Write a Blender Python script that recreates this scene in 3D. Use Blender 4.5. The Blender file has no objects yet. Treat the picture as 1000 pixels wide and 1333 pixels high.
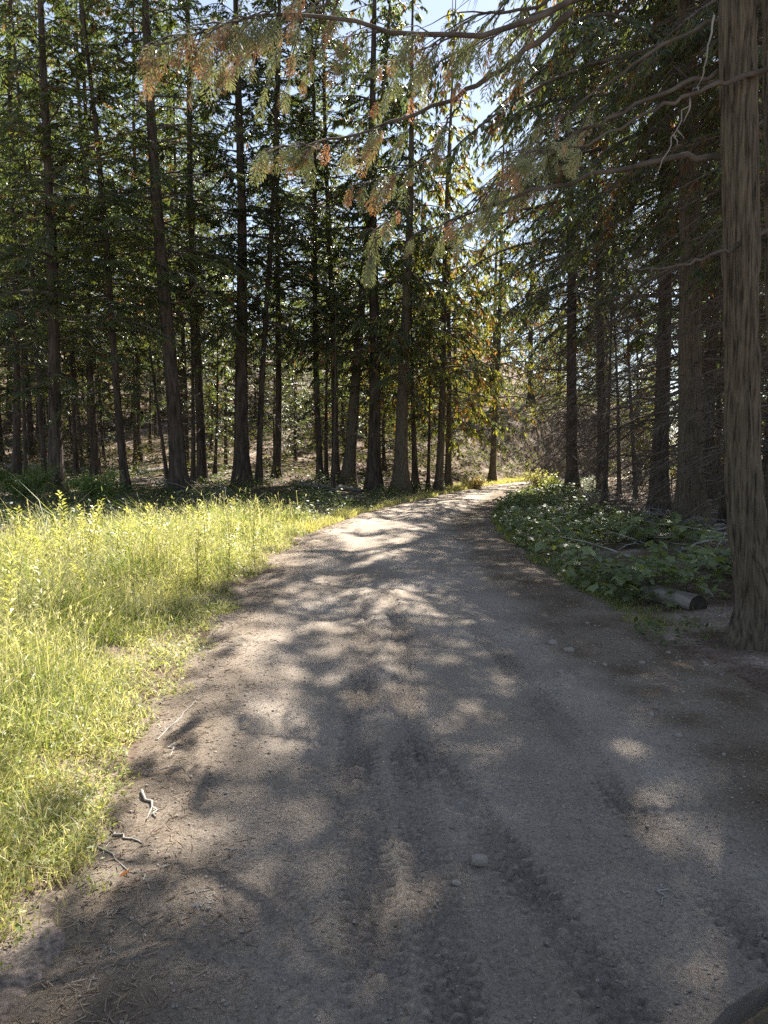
import bpy, math, random
import numpy as np
from mathutils import Vector, Matrix
R = math.radians
rng = np.random.default_rng(7)
random.seed(7)
scene = bpy.context.scene
col = scene.collection

# ------------------------------------------------------------------ camera, sky, sun, exposure
CAM_H, PITCH, FPX = 1.6, R(4.5), 963.0          # focal length in pixels of the 1000 x 1333 photograph
SUN_EL, SUN_AZ = R(50), R(22)                   # ahead of the camera, a little to the right
cam_d = bpy.data.cameras.new('camera'); cam = bpy.data.objects.new('camera', cam_d); col.objects.link(cam)
cam.location = (0, 0, CAM_H); cam.rotation_euler = (math.pi/2 - PITCH, 0, 0)
cam_d.sensor_fit = 'VERTICAL'; cam_d.sensor_height = 36.0; cam_d.lens = 36.0*FPX/1333.0
cam_d.clip_start = 0.05; cam_d.clip_end = 1500
scene.camera = cam
world = bpy.data.worlds.new('World'); scene.world = world; world.use_nodes = True
wn = world.node_tree.nodes; wl = world.node_tree.links
sky = wn.new('ShaderNodeTexSky'); sky.sky_type = 'NISHITA'; sky.sun_disc = False
sky.sun_elevation = SUN_EL; sky.sun_rotation = SUN_AZ; sky.air_density = 1.0; sky.dust_density = 0.3
bg = wn['Background']; bg.inputs['Strength'].default_value = 0.058
hs = wn.new('ShaderNodeHueSaturation'); hs.inputs['Saturation'].default_value = 0.74     # the camera's warm white balance
wl.new(sky.outputs[0], hs.inputs['Color']); wl.new(hs.outputs[0], bg.inputs[0])
sun_d = bpy.data.lights.new('sun', 'SUN'); sun_d.energy = 5.0; sun_d.angle = R(0.53); sun_d.color = (1.0, 0.95, 0.86)
sun = bpy.data.objects.new('sun', sun_d); col.objects.link(sun)
SUN = Vector((math.sin(SUN_AZ)*math.cos(SUN_EL), math.cos(SUN_AZ)*math.cos(SUN_EL), math.sin(SUN_EL)))
sun.rotation_euler = SUN.to_track_quat('Z', 'Y').to_euler(); sun.location = SUN*60
vs = scene.view_settings
vs.view_transform = 'Standard'; vs.look = 'None'; vs.exposure = 1.82; vs.gamma = 1.0; vs.use_curve_mapping = False
scene.render.engine = 'CYCLES'
cy = scene.cycles
cy.max_bounces = 7; cy.diffuse_bounces = 5; cy.glossy_bounces = 2; cy.transmission_bounces = 4; cy.transparent_max_bounces = 4
cy.use_denoising = False; cy.denoising_prefilter = 'ACCURATE'; cy.use_adaptive_sampling = True; cy.adaptive_threshold = 0.006; cy.sample_clamp_indirect = 6.0

# ------------------------------------------------------------------ helpers
def mesh(name, V, quads=None, tris=None, C=None, mats=(), qmat=None, tmat=None, smooth=False, attr='tint'):
    V = np.asarray(V, np.float32).reshape(-1, 3)
    q = np.zeros((0, 4), np.int32) if quads is None else np.asarray(quads, np.int32).reshape(-1, 4)
    t = np.zeros((0, 3), np.int32) if tris is None else np.asarray(tris, np.int32).reshape(-1, 3)
    me = bpy.data.meshes.new(name)
    me.vertices.add(len(V)); me.vertices.foreach_set('co', V.ravel())
    loops = np.concatenate([q.ravel(), t.ravel()]).astype(np.int32)
    me.loops.add(len(loops)); me.loops.foreach_set('vertex_index', loops)
    tot = np.concatenate([np.full(len(q), 4), np.full(len(t), 3)]).astype(np.int32)
    st = np.concatenate([[0], np.cumsum(tot)[:-1]]).astype(np.int32) if len(tot) else tot
    me.polygons.add(len(tot)); me.polygons.foreach_set('loop_start', st); me.polygons.foreach_set('loop_total', tot)
    for m in mats: me.materials.append(m)
    if qmat is not None or tmat is not None:
        mi = np.concatenate([np.zeros(len(q), np.int32) if qmat is None else np.asarray(qmat, np.int32),
                             np.zeros(len(t), np.int32) if tmat is None else np.asarray(tmat, np.int32)])
        me.polygons.foreach_set('material_index', mi)
    if smooth: me.polygons.foreach_set('use_smooth', np.ones(len(tot), bool))
    me.update(calc_edges=True)
    if C is not None:
        C = np.asarray(C, np.float32)
        if C.shape[1] == 3: C = np.concatenate([C, np.ones((len(C), 1), np.float32)], 1)
        a = me.color_attributes.new(attr, 'FLOAT_COLOR', 'POINT'); a.data.foreach_set('color', C.ravel())
    return me

def obj(name, me, parent=None, loc=None, rot=None, scale=None):
    o = bpy.data.objects.new(name, me); col.objects.link(o)
    if parent is not None: o.parent = parent
    if loc is not None: o.location = loc
    if rot is not None: o.rotation_euler = rot
    if scale is not None: o.scale = (scale,)*3 if isinstance(scale, (int, float)) else scale
    return o
def empty(name, loc, rot=(0, 0, 0)):
    o = bpy.data.objects.new(name, None); col.objects.link(o); o.location = loc; o.rotation_euler = rot
    o.empty_display_size = 0.2
    return o
def tag(o, label, cat, group=None, kind=None):
    o['label'] = label; o['category'] = cat
    if group: o['group'] = group
    if kind: o['kind'] = kind
    return o
def nrm(v): return v/np.maximum(np.linalg.norm(v, axis=-1, keepdims=True), 1e-9)

_tab = np.random.default_rng(3).random((256, 256))
def vn(x, y):                                    # value noise, 0..1
    x = np.asarray(x, float); y = np.asarray(y, float)
    xi = np.floor(x).astype(int); yi = np.floor(y).astype(int); fx = x-xi; fy = y-yi
    fx = fx*fx*(3-2*fx); fy = fy*fy*(3-2*fy)
    g = lambda a, b: _tab[a & 255, b & 255]
    return (g(xi, yi)*(1-fx)+g(xi+1, yi)*fx)*(1-fy)+(g(xi, yi+1)*(1-fx)+g(xi+1, yi+1)*fx)*fy
def fbm(x, y, o=4):
    s = 0; a = 0.5
    for k in range(o): s = s+a*(vn(x*2**k+17.3*k, y*2**k+5.1*k)-0.5); a *= 0.5
    return s
def sm(t): t = np.clip(t, 0, 1); return t*t*(3-2*t)

class MB:                                        # collects pieces of one mesh
    def __init__(s): s.V = []; s.Q = []; s.T = []; s.C = []; s.qm = []; s.tm = []; s.n = 0
    def add(s, V, quads=None, tris=None, C=None, m=0):
        V = np.asarray(V, float).reshape(-1, 3)
        if quads is not None and len(quads): s.Q.append(np.asarray(quads).reshape(-1, 4)+s.n); s.qm.append(np.full(len(s.Q[-1]), m))
        if tris is not None and len(tris): s.T.append(np.asarray(tris).reshape(-1, 3)+s.n); s.tm.append(np.full(len(s.T[-1]), m))
        c = np.ones((len(V), 3))*0.5 if C is None else np.asarray(C, float)
        if c.ndim == 1: c = np.tile(c, (len(V), 1))
        s.V.append(V); s.C.append(c); s.n += len(V)
    def build(s, name, mats, smooth=False):
        cat = lambda L: np.concatenate(L) if L else None
        return mesh(name, cat(s.V), cat(s.Q), cat(s.T), cat(s.C), mats, cat(s.qm), cat(s.tm), smooth)

def tubes(P, rad, sides=5, cap=True):            # P (n,k,3), rad (n,k) -> verts, quads
    P = np.asarray(P, float); rad = np.asarray(rad, float)
    n, k, _ = P.shape
    T = np.empty_like(P); T[:, 1:-1] = P[:, 2:]-P[:, :-2]; T[:, 0] = P[:, 1]-P[:, 0]; T[:, -1] = P[:, -1]-P[:, -2]
    T = nrm(T)
    ref = np.where(np.abs(T[..., 2:3]) > 0.8, np.array([1., 0, 0]), np.array([0, 0, 1.]))
    A = nrm(np.cross(T, ref)); B = np.cross(T, A)
    a = np.arange(sides)*2*np.pi/sides
    V = P[:, :, None]+rad[:, :, None, None]*(np.cos(a)[None, None, :, None]*A[:, :, None]+np.sin(a)[None, None, :, None]*B[:, :, None])
    i = np.arange(n)[:, None, None]*k*sides+np.arange(k-1)[None, :, None]*sides
    j = np.arange(sides)[None, None, :]; j2 = (j+1) % sides
    Q = np.stack([i+j, i+j2, i+sides+j2, i+sides+j], -1).reshape(-1, 4)
    return V.reshape(-1, 3), Q

def kites(P, D, up, L, W, mid=0.45, sag=0.0):    # leaf-shaped quads
    D = nrm(D); S = nrm(np.cross(D, up)); L = np.asarray(L)[:, None]; W = np.asarray(W)[:, None]
    tip = P+D*L; tip[:, 2] -= (sag*L[:, 0])
    V = np.stack([P, P+D*L*mid+S*W*0.5, tip, P+D*L*mid-S*W*0.5], 1).reshape(-1, 3)
    return V, np.arange(len(P)*4).reshape(-1, 4)

# ------------------------------------------------------------------ materials
def mat(name): 
    m = bpy.data.materials.new(name); m.use_nodes = True
    nt = m.node_tree; return m, nt.nodes, nt.links, nt.nodes['Principled BSDF']
def leaf_mat(name, trans=0.4, rough=0.5, gain=1.0, tgain=(1.5, 1.45, 0.7), spec=0.55):
    m, n, l, b = mat(name)
    at = n.new('ShaderNodeVertexColor'); at.layer_name = 'tint'
    oi = n.new('ShaderNodeObjectInfo'); hs = n.new('ShaderNodeHueSaturation')
    mr = n.new('ShaderNodeMapRange'); mr.inputs['To Min'].default_value = 0.75*gain; mr.inputs['To Max'].default_value = 1.25*gain
    l.new(oi.outputs['Random'], mr.inputs['Value']); l.new(mr.outputs[0], hs.inputs['Value']); l.new(at.outputs[0], hs.inputs['Color'])
    l.new(hs.outputs[0], b.inputs['Base Color']); b.inputs['Roughness'].default_value = rough
    b.inputs['Specular IOR Level'].default_value = spec
    tr = n.new('ShaderNodeBsdfTranslucent'); mu = n.new('ShaderNodeMix'); mu.data_type = 'RGBA'; mu.blend_type = 'MULTIPLY'; mu.inputs[0].default_value = 1
    mu.inputs[7].default_value = (*tgain, 1); l.new(hs.outputs[0], mu.inputs[6]); l.new(mu.outputs[2], tr.inputs[0])
    mx = n.new('ShaderNodeMixShader'); mx.inputs[0].default_value = trans
    l.new(b.outputs[0], mx.inputs[1]); l.new(tr.outputs[0], mx.inputs[2]); l.new(mx.outputs[0], n['Material Output'].inputs[0])
    return m
def noise_mat(name, c1, c2, scale=8, rough=0.9, bump=0.3, bscale=40, dist=0.02, stretch=(1, 1, 1), c3=None, det=6):
    m, n, l, b = mat(name)
    tc = n.new('ShaderNodeTexCoord'); mp = n.new('ShaderNodeMapping'); mp.inputs['Scale'].default_value = stretch
    l.new(tc.outputs['Object'], mp.inputs[0])
    nz = n.new('ShaderNodeTexNoise'); nz.inputs['Scale'].default_value = scale; nz.inputs['Detail'].default_value = det
    l.new(mp.outputs[0], nz.inputs['Vector'])
    cr = n.new('ShaderNodeValToRGB'); e = cr.color_ramp.elements
    e[0].position = 0.3; e[0].color = (*c1, 1); e[1].position = 0.7; e[1].color = (*c2, 1)
    if c3: x = e.new(0.46); x.color = (*c3, 1)
    l.new(nz.outputs[0], cr.inputs[0]); l.new(cr.outputs[0], b.inputs['Base Color'])
    b.inputs['Roughness'].default_value = rough; b.inputs['Specular IOR Level'].default_value = 0.2
    nb = n.new('ShaderNodeTexNoise'); nb.inputs['Scale'].default_value = bscale; nb.inputs['Detail'].default_value = 8
    l.new(mp.outputs[0], nb.inputs['Vector'])
    bp = n.new('ShaderNodeBump'); bp.inputs['Strength'].default_value = bump; bp.inputs['Distance'].default_value = dist
    l.new(nb.outputs[0], bp.inputs['Height']); l.new(bp.outputs[0], b.inputs['Normal'])
    return m
M = {}
M['fir'] = leaf_mat('fir_needles', 0.5, 0.36)
M['cedar'] = leaf_mat('cedar_sprays', 0.54, 0.4)
M['near_cedar'] = leaf_mat('near_cedar_sprays', 0.35, 0.45, tgain=(1.2, 1.2, 0.85))
M['gold'] = leaf_mat('backlit_cedar_sprays', 0.6, 0.42, tgain=(1.7, 1.55, 0.7))  # boosted yellow transmission paints in the glow of sun behind the leaves
M['broad'] = leaf_mat('broad_leaves', 0.38, 0.42)
M['grass'] = leaf_mat('grass_blades', 0.45, 0.5, tgain=(1.3, 1.3, 0.7))
M['herb'] = leaf_mat('herb_leaves', 0.4, 0.45)
M['brush'] = leaf_mat('brush_leaves', 0.3, 0.8, spec=0.05)
M['bark'] = noise_mat('conifer_bark', (0.028, 0.022, 0.017), (0.12, 0.095, 0.074), 11, 0.95, 1.0, 16, 0.05, (1, 1, 0.16), (0.065, 0.05, 0.039))
M['cedar_bark'] = noise_mat('cedar_bark', (0.02, 0.016, 0.011), (0.155, 0.128, 0.092), 48, 0.95, 1.0, 60, 0.02, (1, 1, 0.06), (0.095, 0.077, 0.055))
M['twig'] = noise_mat('branch_wood', (0.05, 0.04, 0.032), (0.15, 0.125, 0.105), 5, 0.95, 0.2, 30)
M['litter'] = noise_mat('dry_litter', (0.10, 0.065, 0.042), (0.40, 0.33, 0.25), 3, 0.95, 0.1, 30, 0.01, (1, 1, 1), (0.22, 0.16, 0.11))
M['oldlog'] = noise_mat('weathered_log', (0.09, 0.075, 0.06), (0.30, 0.27, 0.235), 12, 0.9, 0.9, 22, 0.03, (0.15, 1, 1), (0.17, 0.15, 0.125))
M['deadwood'] = noise_mat('grey_dead_wood', (0.2, 0.18, 0.155), (0.42, 0.39, 0.35), 6, 0.9, 0.5, 25, 0.01, (1, 1, 0.2))
M['cutend'] = noise_mat('dark_sawn_end', (0.03, 0.026, 0.022), (0.075, 0.06, 0.05), 14, 0.95, 0.3, 30)
M['stone'] = noise_mat('road_stone', (0.2, 0.175, 0.15), (0.4, 0.35, 0.3), 14, 0.85, 0.4, 50, 0.01)

def ground_mats():
    # forest floor: brown needle litter with patches of dry soil, paled to paint in sun patches
    m, n, l, b = mat('forest_floor')
    tc = n.new('ShaderNodeTexCoord')
    def nz(s, d=6, r=0.55):
        x = n.new('ShaderNodeTexNoise'); x.inputs['Scale'].default_value = s; x.inputs['Detail'].default_value = d; x.inputs['Roughness'].default_value = r
        l.new(tc.outputs['Object'], x.inputs['Vector']); return x
    def ramp(src, stops):
        c = n.new('ShaderNodeValToRGB'); e = c.color_ramp.elements
        while len(e) < len(stops): e.new(0.5)
        for i, (p, cc) in enumerate(stops): e[i].position = p; e[i].color = (*cc, 1)
        l.new(src.outputs[0], c.inputs[0]); return c
    a = ramp(nz(1.1), [(0.3, (0.085, 0.06, 0.043)), (0.5, (0.2, 0.15, 0.115)), (0.66, (0.42, 0.35, 0.3))])
    f = ramp(nz(38, 4, 0.7), [(0.32, (0.35, 0.35, 0.35)), (0.65, (1.25, 1.2, 1.15))])
    mx = n.new('ShaderNodeMix'); mx.data_type = 'RGBA'; mx.blend_type = 'MULTIPLY'; mx.inputs[0].default_value = 1
    l.new(a.outputs[0], mx.inputs[6]); l.new(f.outputs[0], mx.inputs[7]); l.new(mx.outputs[2], b.inputs['Base Color'])
    b.inputs['Roughness'].default_value = 1; b.inputs['Specular IOR Level'].default_value = 0.1
    bp = n.new('ShaderNodeBump'); bp.inputs['Strength'].default_value = 0.8; bp.inputs['Distance'].default_value = 0.04
    l.new(nz(30, 8, 0.7).outputs[0], bp.inputs['Height']); l.new(bp.outputs[0], b.inputs['Normal'])
    M['floor'] = m
    # road: dusty grey-brown packed dirt with fine grit
    m, n, l, b = mat('road_dirt')
    tc = n.new('ShaderNodeTexCoord')
    a = ramp(nz(0.9, 5), [(0.3, (0.33, 0.27, 0.218)), (0.5, (0.425, 0.355, 0.292)), (0.7, (0.52, 0.445, 0.375))])
    f = ramp(nz(70, 5, 0.75), [(0.3, (0.3, 0.28, 0.26)), (0.42, (0.78, 0.77, 0.75)), (0.58, (1.08, 1.07, 1.05)), (0.74, (1.5, 1.5, 1.5))])
    at = n.new('ShaderNodeVertexColor'); at.layer_name = 'tint'
    mx = n.new('ShaderNodeMix'); mx.data_type = 'RGBA'; mx.blend_type = 'MULTIPLY'; mx.inputs[0].default_value = 1
    l.new(a.outputs[0], mx.inputs[6]); l.new(f.outputs[0], mx.inputs[7])
    m2 = n.new('ShaderNodeMix'); m2.data_type = 'RGBA'; m2.blend_type = 'MULTIPLY'; m2.inputs[0].default_value = 1
    l.new(mx.outputs[2], m2.inputs[6]); l.new(at.outputs[0], m2.inputs[7]); l.new(m2.outputs[2], b.inputs['Base Color'])
    b.inputs['Roughness'].default_value = 0.95; b.inputs['Specular IOR Level'].default_value = 0.15
    bp = n.new('ShaderNodeBump'); bp.inputs['Strength'].default_value = 1.0; bp.inputs['Distance'].default_value = 0.03
    l.new(nz(55, 8, 0.75).outputs[0], bp.inputs['Height']); l.new(bp.outputs[0], b.inputs['Normal'])
    M['road'] = m
ground_mats()

# ------------------------------------------------------------------ terrain
_ly = [-12, 2, 3.25, 4.9, 7.6, 11, 15.5, 20, 25.2, 32.6, 37.4, 41, 46, 60]
_lx = [-0.75, -1.0, -1.2, -1.42, -1.6, -1.65, -1.45, -0.62, 1.0, 3.5, 5.3, 7.2, 11, 26]
_ry = [-12, 2, 4.6, 6, 8, 10.3, 15.5, 19.4, 26, 34.9, 38, 40.4, 43, 60]
_rx = [2.6, 2.6, 2.5, 2.4, 2.4, 2.3, 2.5, 3.0, 4.45, 6.9, 8.1, 9.6, 12.5, 33]
def el(y): return np.interp(y, _ly, _lx)+0.16*(vn(np.asarray(y)*1.7, 3.3)-0.5)+0.1*(vn(np.asarray(y)*6.0, 9.3)-0.5)
def er(y): return np.interp(y, _ry, _rx)+0.2*(vn(np.asarray(y)*1.3, 7.7)-0.5)+0.1*(vn(np.asarray(y)*5.0, 1.3)-0.5)
def softp(t, k=4.0): return np.logaddexp(0, t/k)*k
def gz(x, y):                                    # the lie of the land
    x = np.asarray(x, float); y = np.asarray(y, float)
    dl = np.interp(y, _ly, _lx)-x; dr = x-np.interp(y, _ry, _rx)
    z = 0.10*sm(dl/1.6)+0.22*sm((dl-1.5)/9)+0.16*sm((dr-0.2)/2.5)
    hill = 0.2*(softp(y-32)-softp(-32.0))*sm((dl+0.5)/7)*sm((26-x*0.5)/20)
    hill = hill+0.03*softp(y-50)*sm((-dl+0.5)/7)
    off = sm(np.maximum(dl, dr)/1.5)
    return z+hill+off*(0.16*fbm(x*0.35, y*0.35)+0.10*fbm(x*1.3+9, y*1.3, 3))
def gz1(x, y): return float(gz(np.array([x]), np.array([y]))[0])
def ray(px, py):
    a = (px-500)/FPX; b = (666.5-py)/FPX
    return np.array([a, math.cos(PITCH)+b*math.sin(PITCH), b*math.cos(PITCH)-math.sin(PITCH)])
def at(px, py, Y):                               # the point of a pixel's ray at forward distance Y
    d = ray(px, py); p = d*(Y/d[1]); return np.array([p[0], p[1], p[2]+CAM_H])
def on_ground(px, py):
    d = ray(px, py); t = np.linspace(1, 120, 6000); p = d[None]*(t/d[1])[:, None]
    z = p[:, 2]+CAM_H; k = np.argmax(z < gz(p[:, 0], p[:, 1]))
    if k == 0: k = 2000
    return float(p[k, 0]), float(p[k, 1]), gz1(p[k, 0], p[k, 1])

def grid(name, X, Y, Z, C, m):
    r, c = X.shape; i = np.arange(r-1)[:, None]*c+np.arange(c-1)[None]
    Q = np.stack([i, i+1, i+c+1, i+c], -1).reshape(-1, 4)
    return mesh(name, np.stack([X, Y, Z], -1), Q, None, None if C is None else C.reshape(-1, C.shape[-1]), [m], smooth=True)

ys = np.concatenate([np.linspace(-40, 0, 30), np.geomspace(0.3, 30, 240), np.linspace(30.4, 140, 150), np.linspace(150, 900, 12)])
xs_ = np.sinh(np.linspace(-4.6, 4.6, 260))*8/np.sinh(1.0)/1.0
xs_ = np.sign(xs_)*np.minimum(np.abs(xs_), 700)
X, Y = np.meshgrid(xs_, ys)
Z = gz(np.clip(X, -90, 90), np.clip(Y, -40, 140))-0.0
dl = el(Y)-X; dr = X-er(Y)
inside = sm(np.minimum(-dl, -dr)/0.25+0.5)
Z = Z-0.10*inside*(Y < 60)
g = obj('ground', grid('ground', X, Y, Z, None, M['floor'])); g['kind'] = 'structure'

# the dirt road: a fine sheet with ruts, tyre tread marks and a ragged edge that runs out under the verge
ry_ = np.concatenate([np.linspace(-9, 0.7, 40), np.geomspace(0.72, 58, 860)])
NC = 250
u = np.linspace(-0.14, 1.14, NC)
Yr = np.repeat(ry_[:, None], NC, 1)
L_ = np.interp(ry_, _ly, _lx)[:, None]; R_ = np.interp(ry_, _ry, _rx)[:, None]
Xr = L_+(R_-L_)*u[None]
edge = np.minimum(Xr-el(Yr), er(Yr)-Xr)
Zr = gz(Xr, Yr)+0.028*sm(edge/0.3)-0.05*sm(-edge/0.22)
cx = (Xr-L_)/(R_-L_)
Zr += 0.035*np.exp(-((cx-0.5)/0.2)**2)*sm((Yr-3)/6)-0.03*np.exp(-((cx-0.27)/0.08)**2)*sm((Yr-4)/5)-0.03*np.exp(-((cx-0.72)/0.09)**2)*sm((Yr-4)/5)
Zr += 0.05*fbm(Xr*1.1, Yr*0.7, 3)+0.035*fbm(Xr*5, Yr*4, 4)+0.016*(fbm(Xr*24, Yr*24, 3))
peb = vn(Xr*42+3, Yr*42); Zr += 0.012*np.clip(peb-0.82, 0, 1)/0.18*sm(1-Yr/9)
tint = np.ones(Xr.shape)
def tread(x0, y0, x1, y1, w, depth, y_from, y_to):
    global Zr, tint
    xc = x0+(x1-x0)*(Yr-y0)/(y1-y0)+0.03*np.sin(Yr*1.3)
    s = (Xr-xc)/w                                 # -0.5 .. 0.5 across
    ins = sm((0.5-np.abs(s))/0.08)*sm((Yr-y_from)/0.4)*sm((y_to-Yr)/1.0)*np.clip(0.15+1.3*vn(Xr*3, Yr*2.2), 0, 1)
    lug = np.sin(2*np.pi*(Yr/0.055+1.1*np.abs(s)+0.5*(s > 0)))
    groove = np.cos(2*np.pi*s*2.5)
    pat = sm((lug+0.25)/0.5)*sm((groove+0.55)/0.4)
    Zr = Zr+ins*(-depth*0.8+0.021*(pat-0.4))+0.010*np.exp(-((np.abs(s)-0.56)/0.07)**2)*sm((Yr-y_from)/0.4)*sm((y_to-Yr)/1.0)
    tint = tint*(1-0.22*ins*(1-pat))
tread(-0.03, 1.96, -0.17, 5.4, 0.22, 0.010, 0.8, 8.5)
tread(0.66, 2.0, 0.42, 3.1, 0.2, 0.014, 0.8, 4.6)
tread(1.25, 2.0, 0.85, 6.0, 0.2, 0.006, 0.8, 7.0)
tread(0.18, 2.0, 0.12, 6.0, 0.2, 0.006, 0.8, 9.0)
litter = sm((er(Yr)-0.75-Xr)/0.5); litl = sm((Xr-el(Yr)-0.2)/0.5)
lf = 1-0.42*(1-litter)*(0.6+0.8*vn(Xr*4, Yr*4))-0.28*(1-litl)*(0.5+vn(Xr*4+9, Yr*4))
C = np.stack([tint*lf, tint*(lf-0.035*(1-lf)/0.4), tint*(lf-0.08*(1-lf)/0.4)], -1)
rd = obj('dirt_road', grid('dirt_road', Xr, Yr, Zr, np.clip(C, 0.2, 1.2), M['road'])); rd['kind'] = 'structure'
def rz(x, y):                                    # height of the road top, roughly
    i = int(np.argmin(np.abs(ry_-y))); j = int(np.argmin(np.abs(Xr[i]-x))); return float(Zr[i, j])

# ------------------------------------------------------------------ conifers
UP = np.array([0, 0, 1.])
GREEN = np.array([0.085, 0.118, 0.055]); YEL = np.array([0.16, 0.175, 0.05]); BROWN = np.array([0.22, 0.115, 0.06]); BLUE = np.array([0.08, 0.108, 0.075])
def crown(name, seed, H=18, h0=4.0, Rm=2.8, nb=120, droop=0.30, rise=0.15, lw=(0.18, 0.055), tw=17, lv=11, dead=30, dead_r=(1.2, 6), hang=0.25, brown=0.04, mix=0.35, dead_len=1.8, side=None, m='fir'):
    r = np.random.default_rng(seed); mb = MB()
    def pos(b, t):
        return np.stack([np.cos(b['az'])*b['L']*t, np.sin(b['az'])*b['L']*t, b['z']+b['L']*(b['ri']*t-b['dr']*t*t)], -1)+b['wob']*np.sin(3*t)[..., None]
    def branches(n, za, zb, lenf, ri, dr):
        z = np.sort(r.uniform(za, zb, n)); az = (np.arange(n)*2.39996+r.normal(0, 0.5, n))
        if side is not None: az = np.where(r.random(n) < 0.45, r.normal(side, 0.8, n), az)
        L = lenf(z)*(r.uniform(0.55, 1.15, n) if za == h0 else r.uniform(0.15, 1.2, n))
        return dict(z=z, az=az, L=L, ri=ri+r.normal(0, 0.1, n), dr=dr+r.normal(0, 0.1, n), wob=r.normal(0, 0.08, (n, 3)))
    prof = lambda z: Rm*np.clip(((H-z)/(H-h0)), 0.04, 1)**0.75*(0.55+0.45*np.clip((z-h0+0.8)/3.0, 0, 1))
    bs = branches(nb, h0, H-0.3, prof, rise, droop)
    ds = branches(dead, dead_r[0], dead_r[1], lambda z: dead_len*np.ones_like(z), 0.0, droop*0.9) if dead else None
    for b, live in ((bs, True), (ds, False)):
        if b is None: continue
        n = len(b['z']); k = 7; t = np.linspace(0, 1, k)
        bb = {q: (v[:, None] if v.ndim == 1 else v[:, None, :]) for q, v in b.items()}
        P = pos(bb, np.tile(t, (n, 1)))
        if not live: P[:, 1:] += np.cumsum(r.normal(0, 0.05, (n, k-1, 3)), 1)
        rad = ((0.006+0.011*b['L']) if live else (0.005+0.006*b['L']*r.uniform(0.4, 1.3, n)))[:, None]*(1-0.85*t)[None]
        V, Q = tubes(P, rad, 4); mb.add(V, Q, m=0)
        cnt = np.maximum(3, (tw*b['L']/2.0*(1 if live else 0.9)).astype(int)); bi = np.repeat(np.arange(n), cnt); N = len(bi)
        tt = r.uniform(0.12 if live else 0.2, 1, N)**0.8
        bl = {q: v[bi] for q, v in b.items()}
        p0 = pos(bl, tt); p1 = pos(bl, np.minimum(tt+0.03, 1.05)); T = nrm(p1-p0)
        perp = nrm(np.cross(T, UP)); sd = np.where(r.random(N) < 0.5, -1, 1)[:, None]
        D = nrm(T*0.65+sd*perp*r.uniform(0.4, 1.0, (N, 1))+np.array([0, 0, -hang*0.8])+r.normal(0, 0.15, (N, 3)))
        tl = np.clip((0.18+0.42*(1-tt))*bl['L']*r.uniform(0.5, 1.1, N)*0.62, 0.12, 1.0)
        s = np.linspace(0, 1, 2 if live else 3)
        PT = p0[:, None]+D[:, None]*(tl[:, None]*s)[..., None]; PT[:, :, 2] -= hang*0.5*tl[:, None]*s**2
        V, Q = tubes(PT, np.tile([0.005, 0.002] if live else [0.005, 0.004, 0.002], (N, 1)), 3); mb.add(V, Q, m=0)
        if not live: continue
        li = np.repeat(np.arange(N), lv); NL = len(li); ss = r.random(NL)
        p = p0[li]+D[li]*(tl[li]*ss)[:, None]; p[:, 2] -= hang*0.5*tl[li]*ss**2
        pp = nrm(np.cross(D[li], UP)); s2 = np.where(r.random(NL) < 0.5, -1, 1)[:, None]
        ld = nrm(D[li]*0.75+s2*pp*r.uniform(0.2, 0.9, (NL, 1))+np.array([0, 0, -hang])+r.normal(0, 0.12, (NL, 3)))
        up = nrm(UP+r.normal(0, 0.35, (NL, 3)))
        V, Q = kites(p, ld, up, r.uniform(0.6, 1.25, NL)*lw[0], r.uniform(0.7, 1.3, NL)*lw[1], 0.5, 0.12)
        w = np.clip(r.normal(mix, 0.3, N), 0, 1.6)[:, None]
        c = GREEN*(1-w)+YEL*w; c = np.where(r.random((N, 1)) < 0.3, BLUE, c)
        br = (r.random((N, 1)) < brown); c = np.where(br, BROWN*r.uniform(0.7, 1.3, (N, 1)), c)
        c = c[li]*r.uniform(0.75, 1.25, (NL, 1))
        mb.add(V, Q, C=np.repeat(c, 4, 0), m=1)
    return mb.build(name, [M['twig'], M[m]])

CR = {
 'fir_low':   crown('crown_fir_low', 1, H=25, h0=3.2, Rm=3.6, nb=200, lw=(0.145, 0.038), lv=15, dead=26, dead_r=(0.9, 4.2)),
 'fir_high':  crown('crown_fir_high', 2, H=26, h0=5.6, Rm=3.4, nb=185, lw=(0.145, 0.038), lv=15, dead=46, dead_r=(1.5, 7.0), dead_len=1.5),
 'cedar':     crown('crown_cedar', 3, H=20, h0=3.4, Rm=3.1, nb=140, lv=9, droop=0.42, rise=0.2, hang=0.6, brown=0.07, mix=0.55, dead=16, lw=(0.19, 0.055), m='cedar'),
 'hemlock':   crown('crown_hemlock', 4, H=24, h0=4.4, Rm=3.2, nb=150, lv=12, lw=(0.15, 0.042), droop=0.45, hang=0.45, dead=40, dead_r=(1.0, 6.0)),
 'drooping':  crown('crown_drooping', 5, H=25, h0=6.0, Rm=4.6, nb=150, droop=0.42, rise=0.02, hang=0.4, dead=230, dead_r=(0.8, 11.0), dead_len=3.1, brown=0.12, side=math.pi, lw=(0.13, 0.038), lv=15),
 'young':     crown('crown_young', 6, H=7.0, h0=0.5, Rm=1.7, nb=90, droop=0.2, hang=0.2, dead=6, dead_r=(0.2, 0.8), dead_len=0.5, lv=9, lw=(0.14, 0.042), mix=0.6),
 'gold':      crown('crown_backlit_cedar', 8, H=16, h0=1.8, Rm=2.8, nb=105, droop=0.42, rise=0.2, hang=0.55, brown=0.16, mix=1.4, dead=8, m='gold', lv=8, tw=15),  # leaf tint pushed to yellow to paint in backlight; brown sprays are real
 'bare':      crown('crown_bare_pole', 9, H=9, h0=6.0, Rm=0.9, nb=20, dead=46, dead_r=(0.8, 7), dead_len=0.9, tw=10, lv=6),
}
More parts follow.
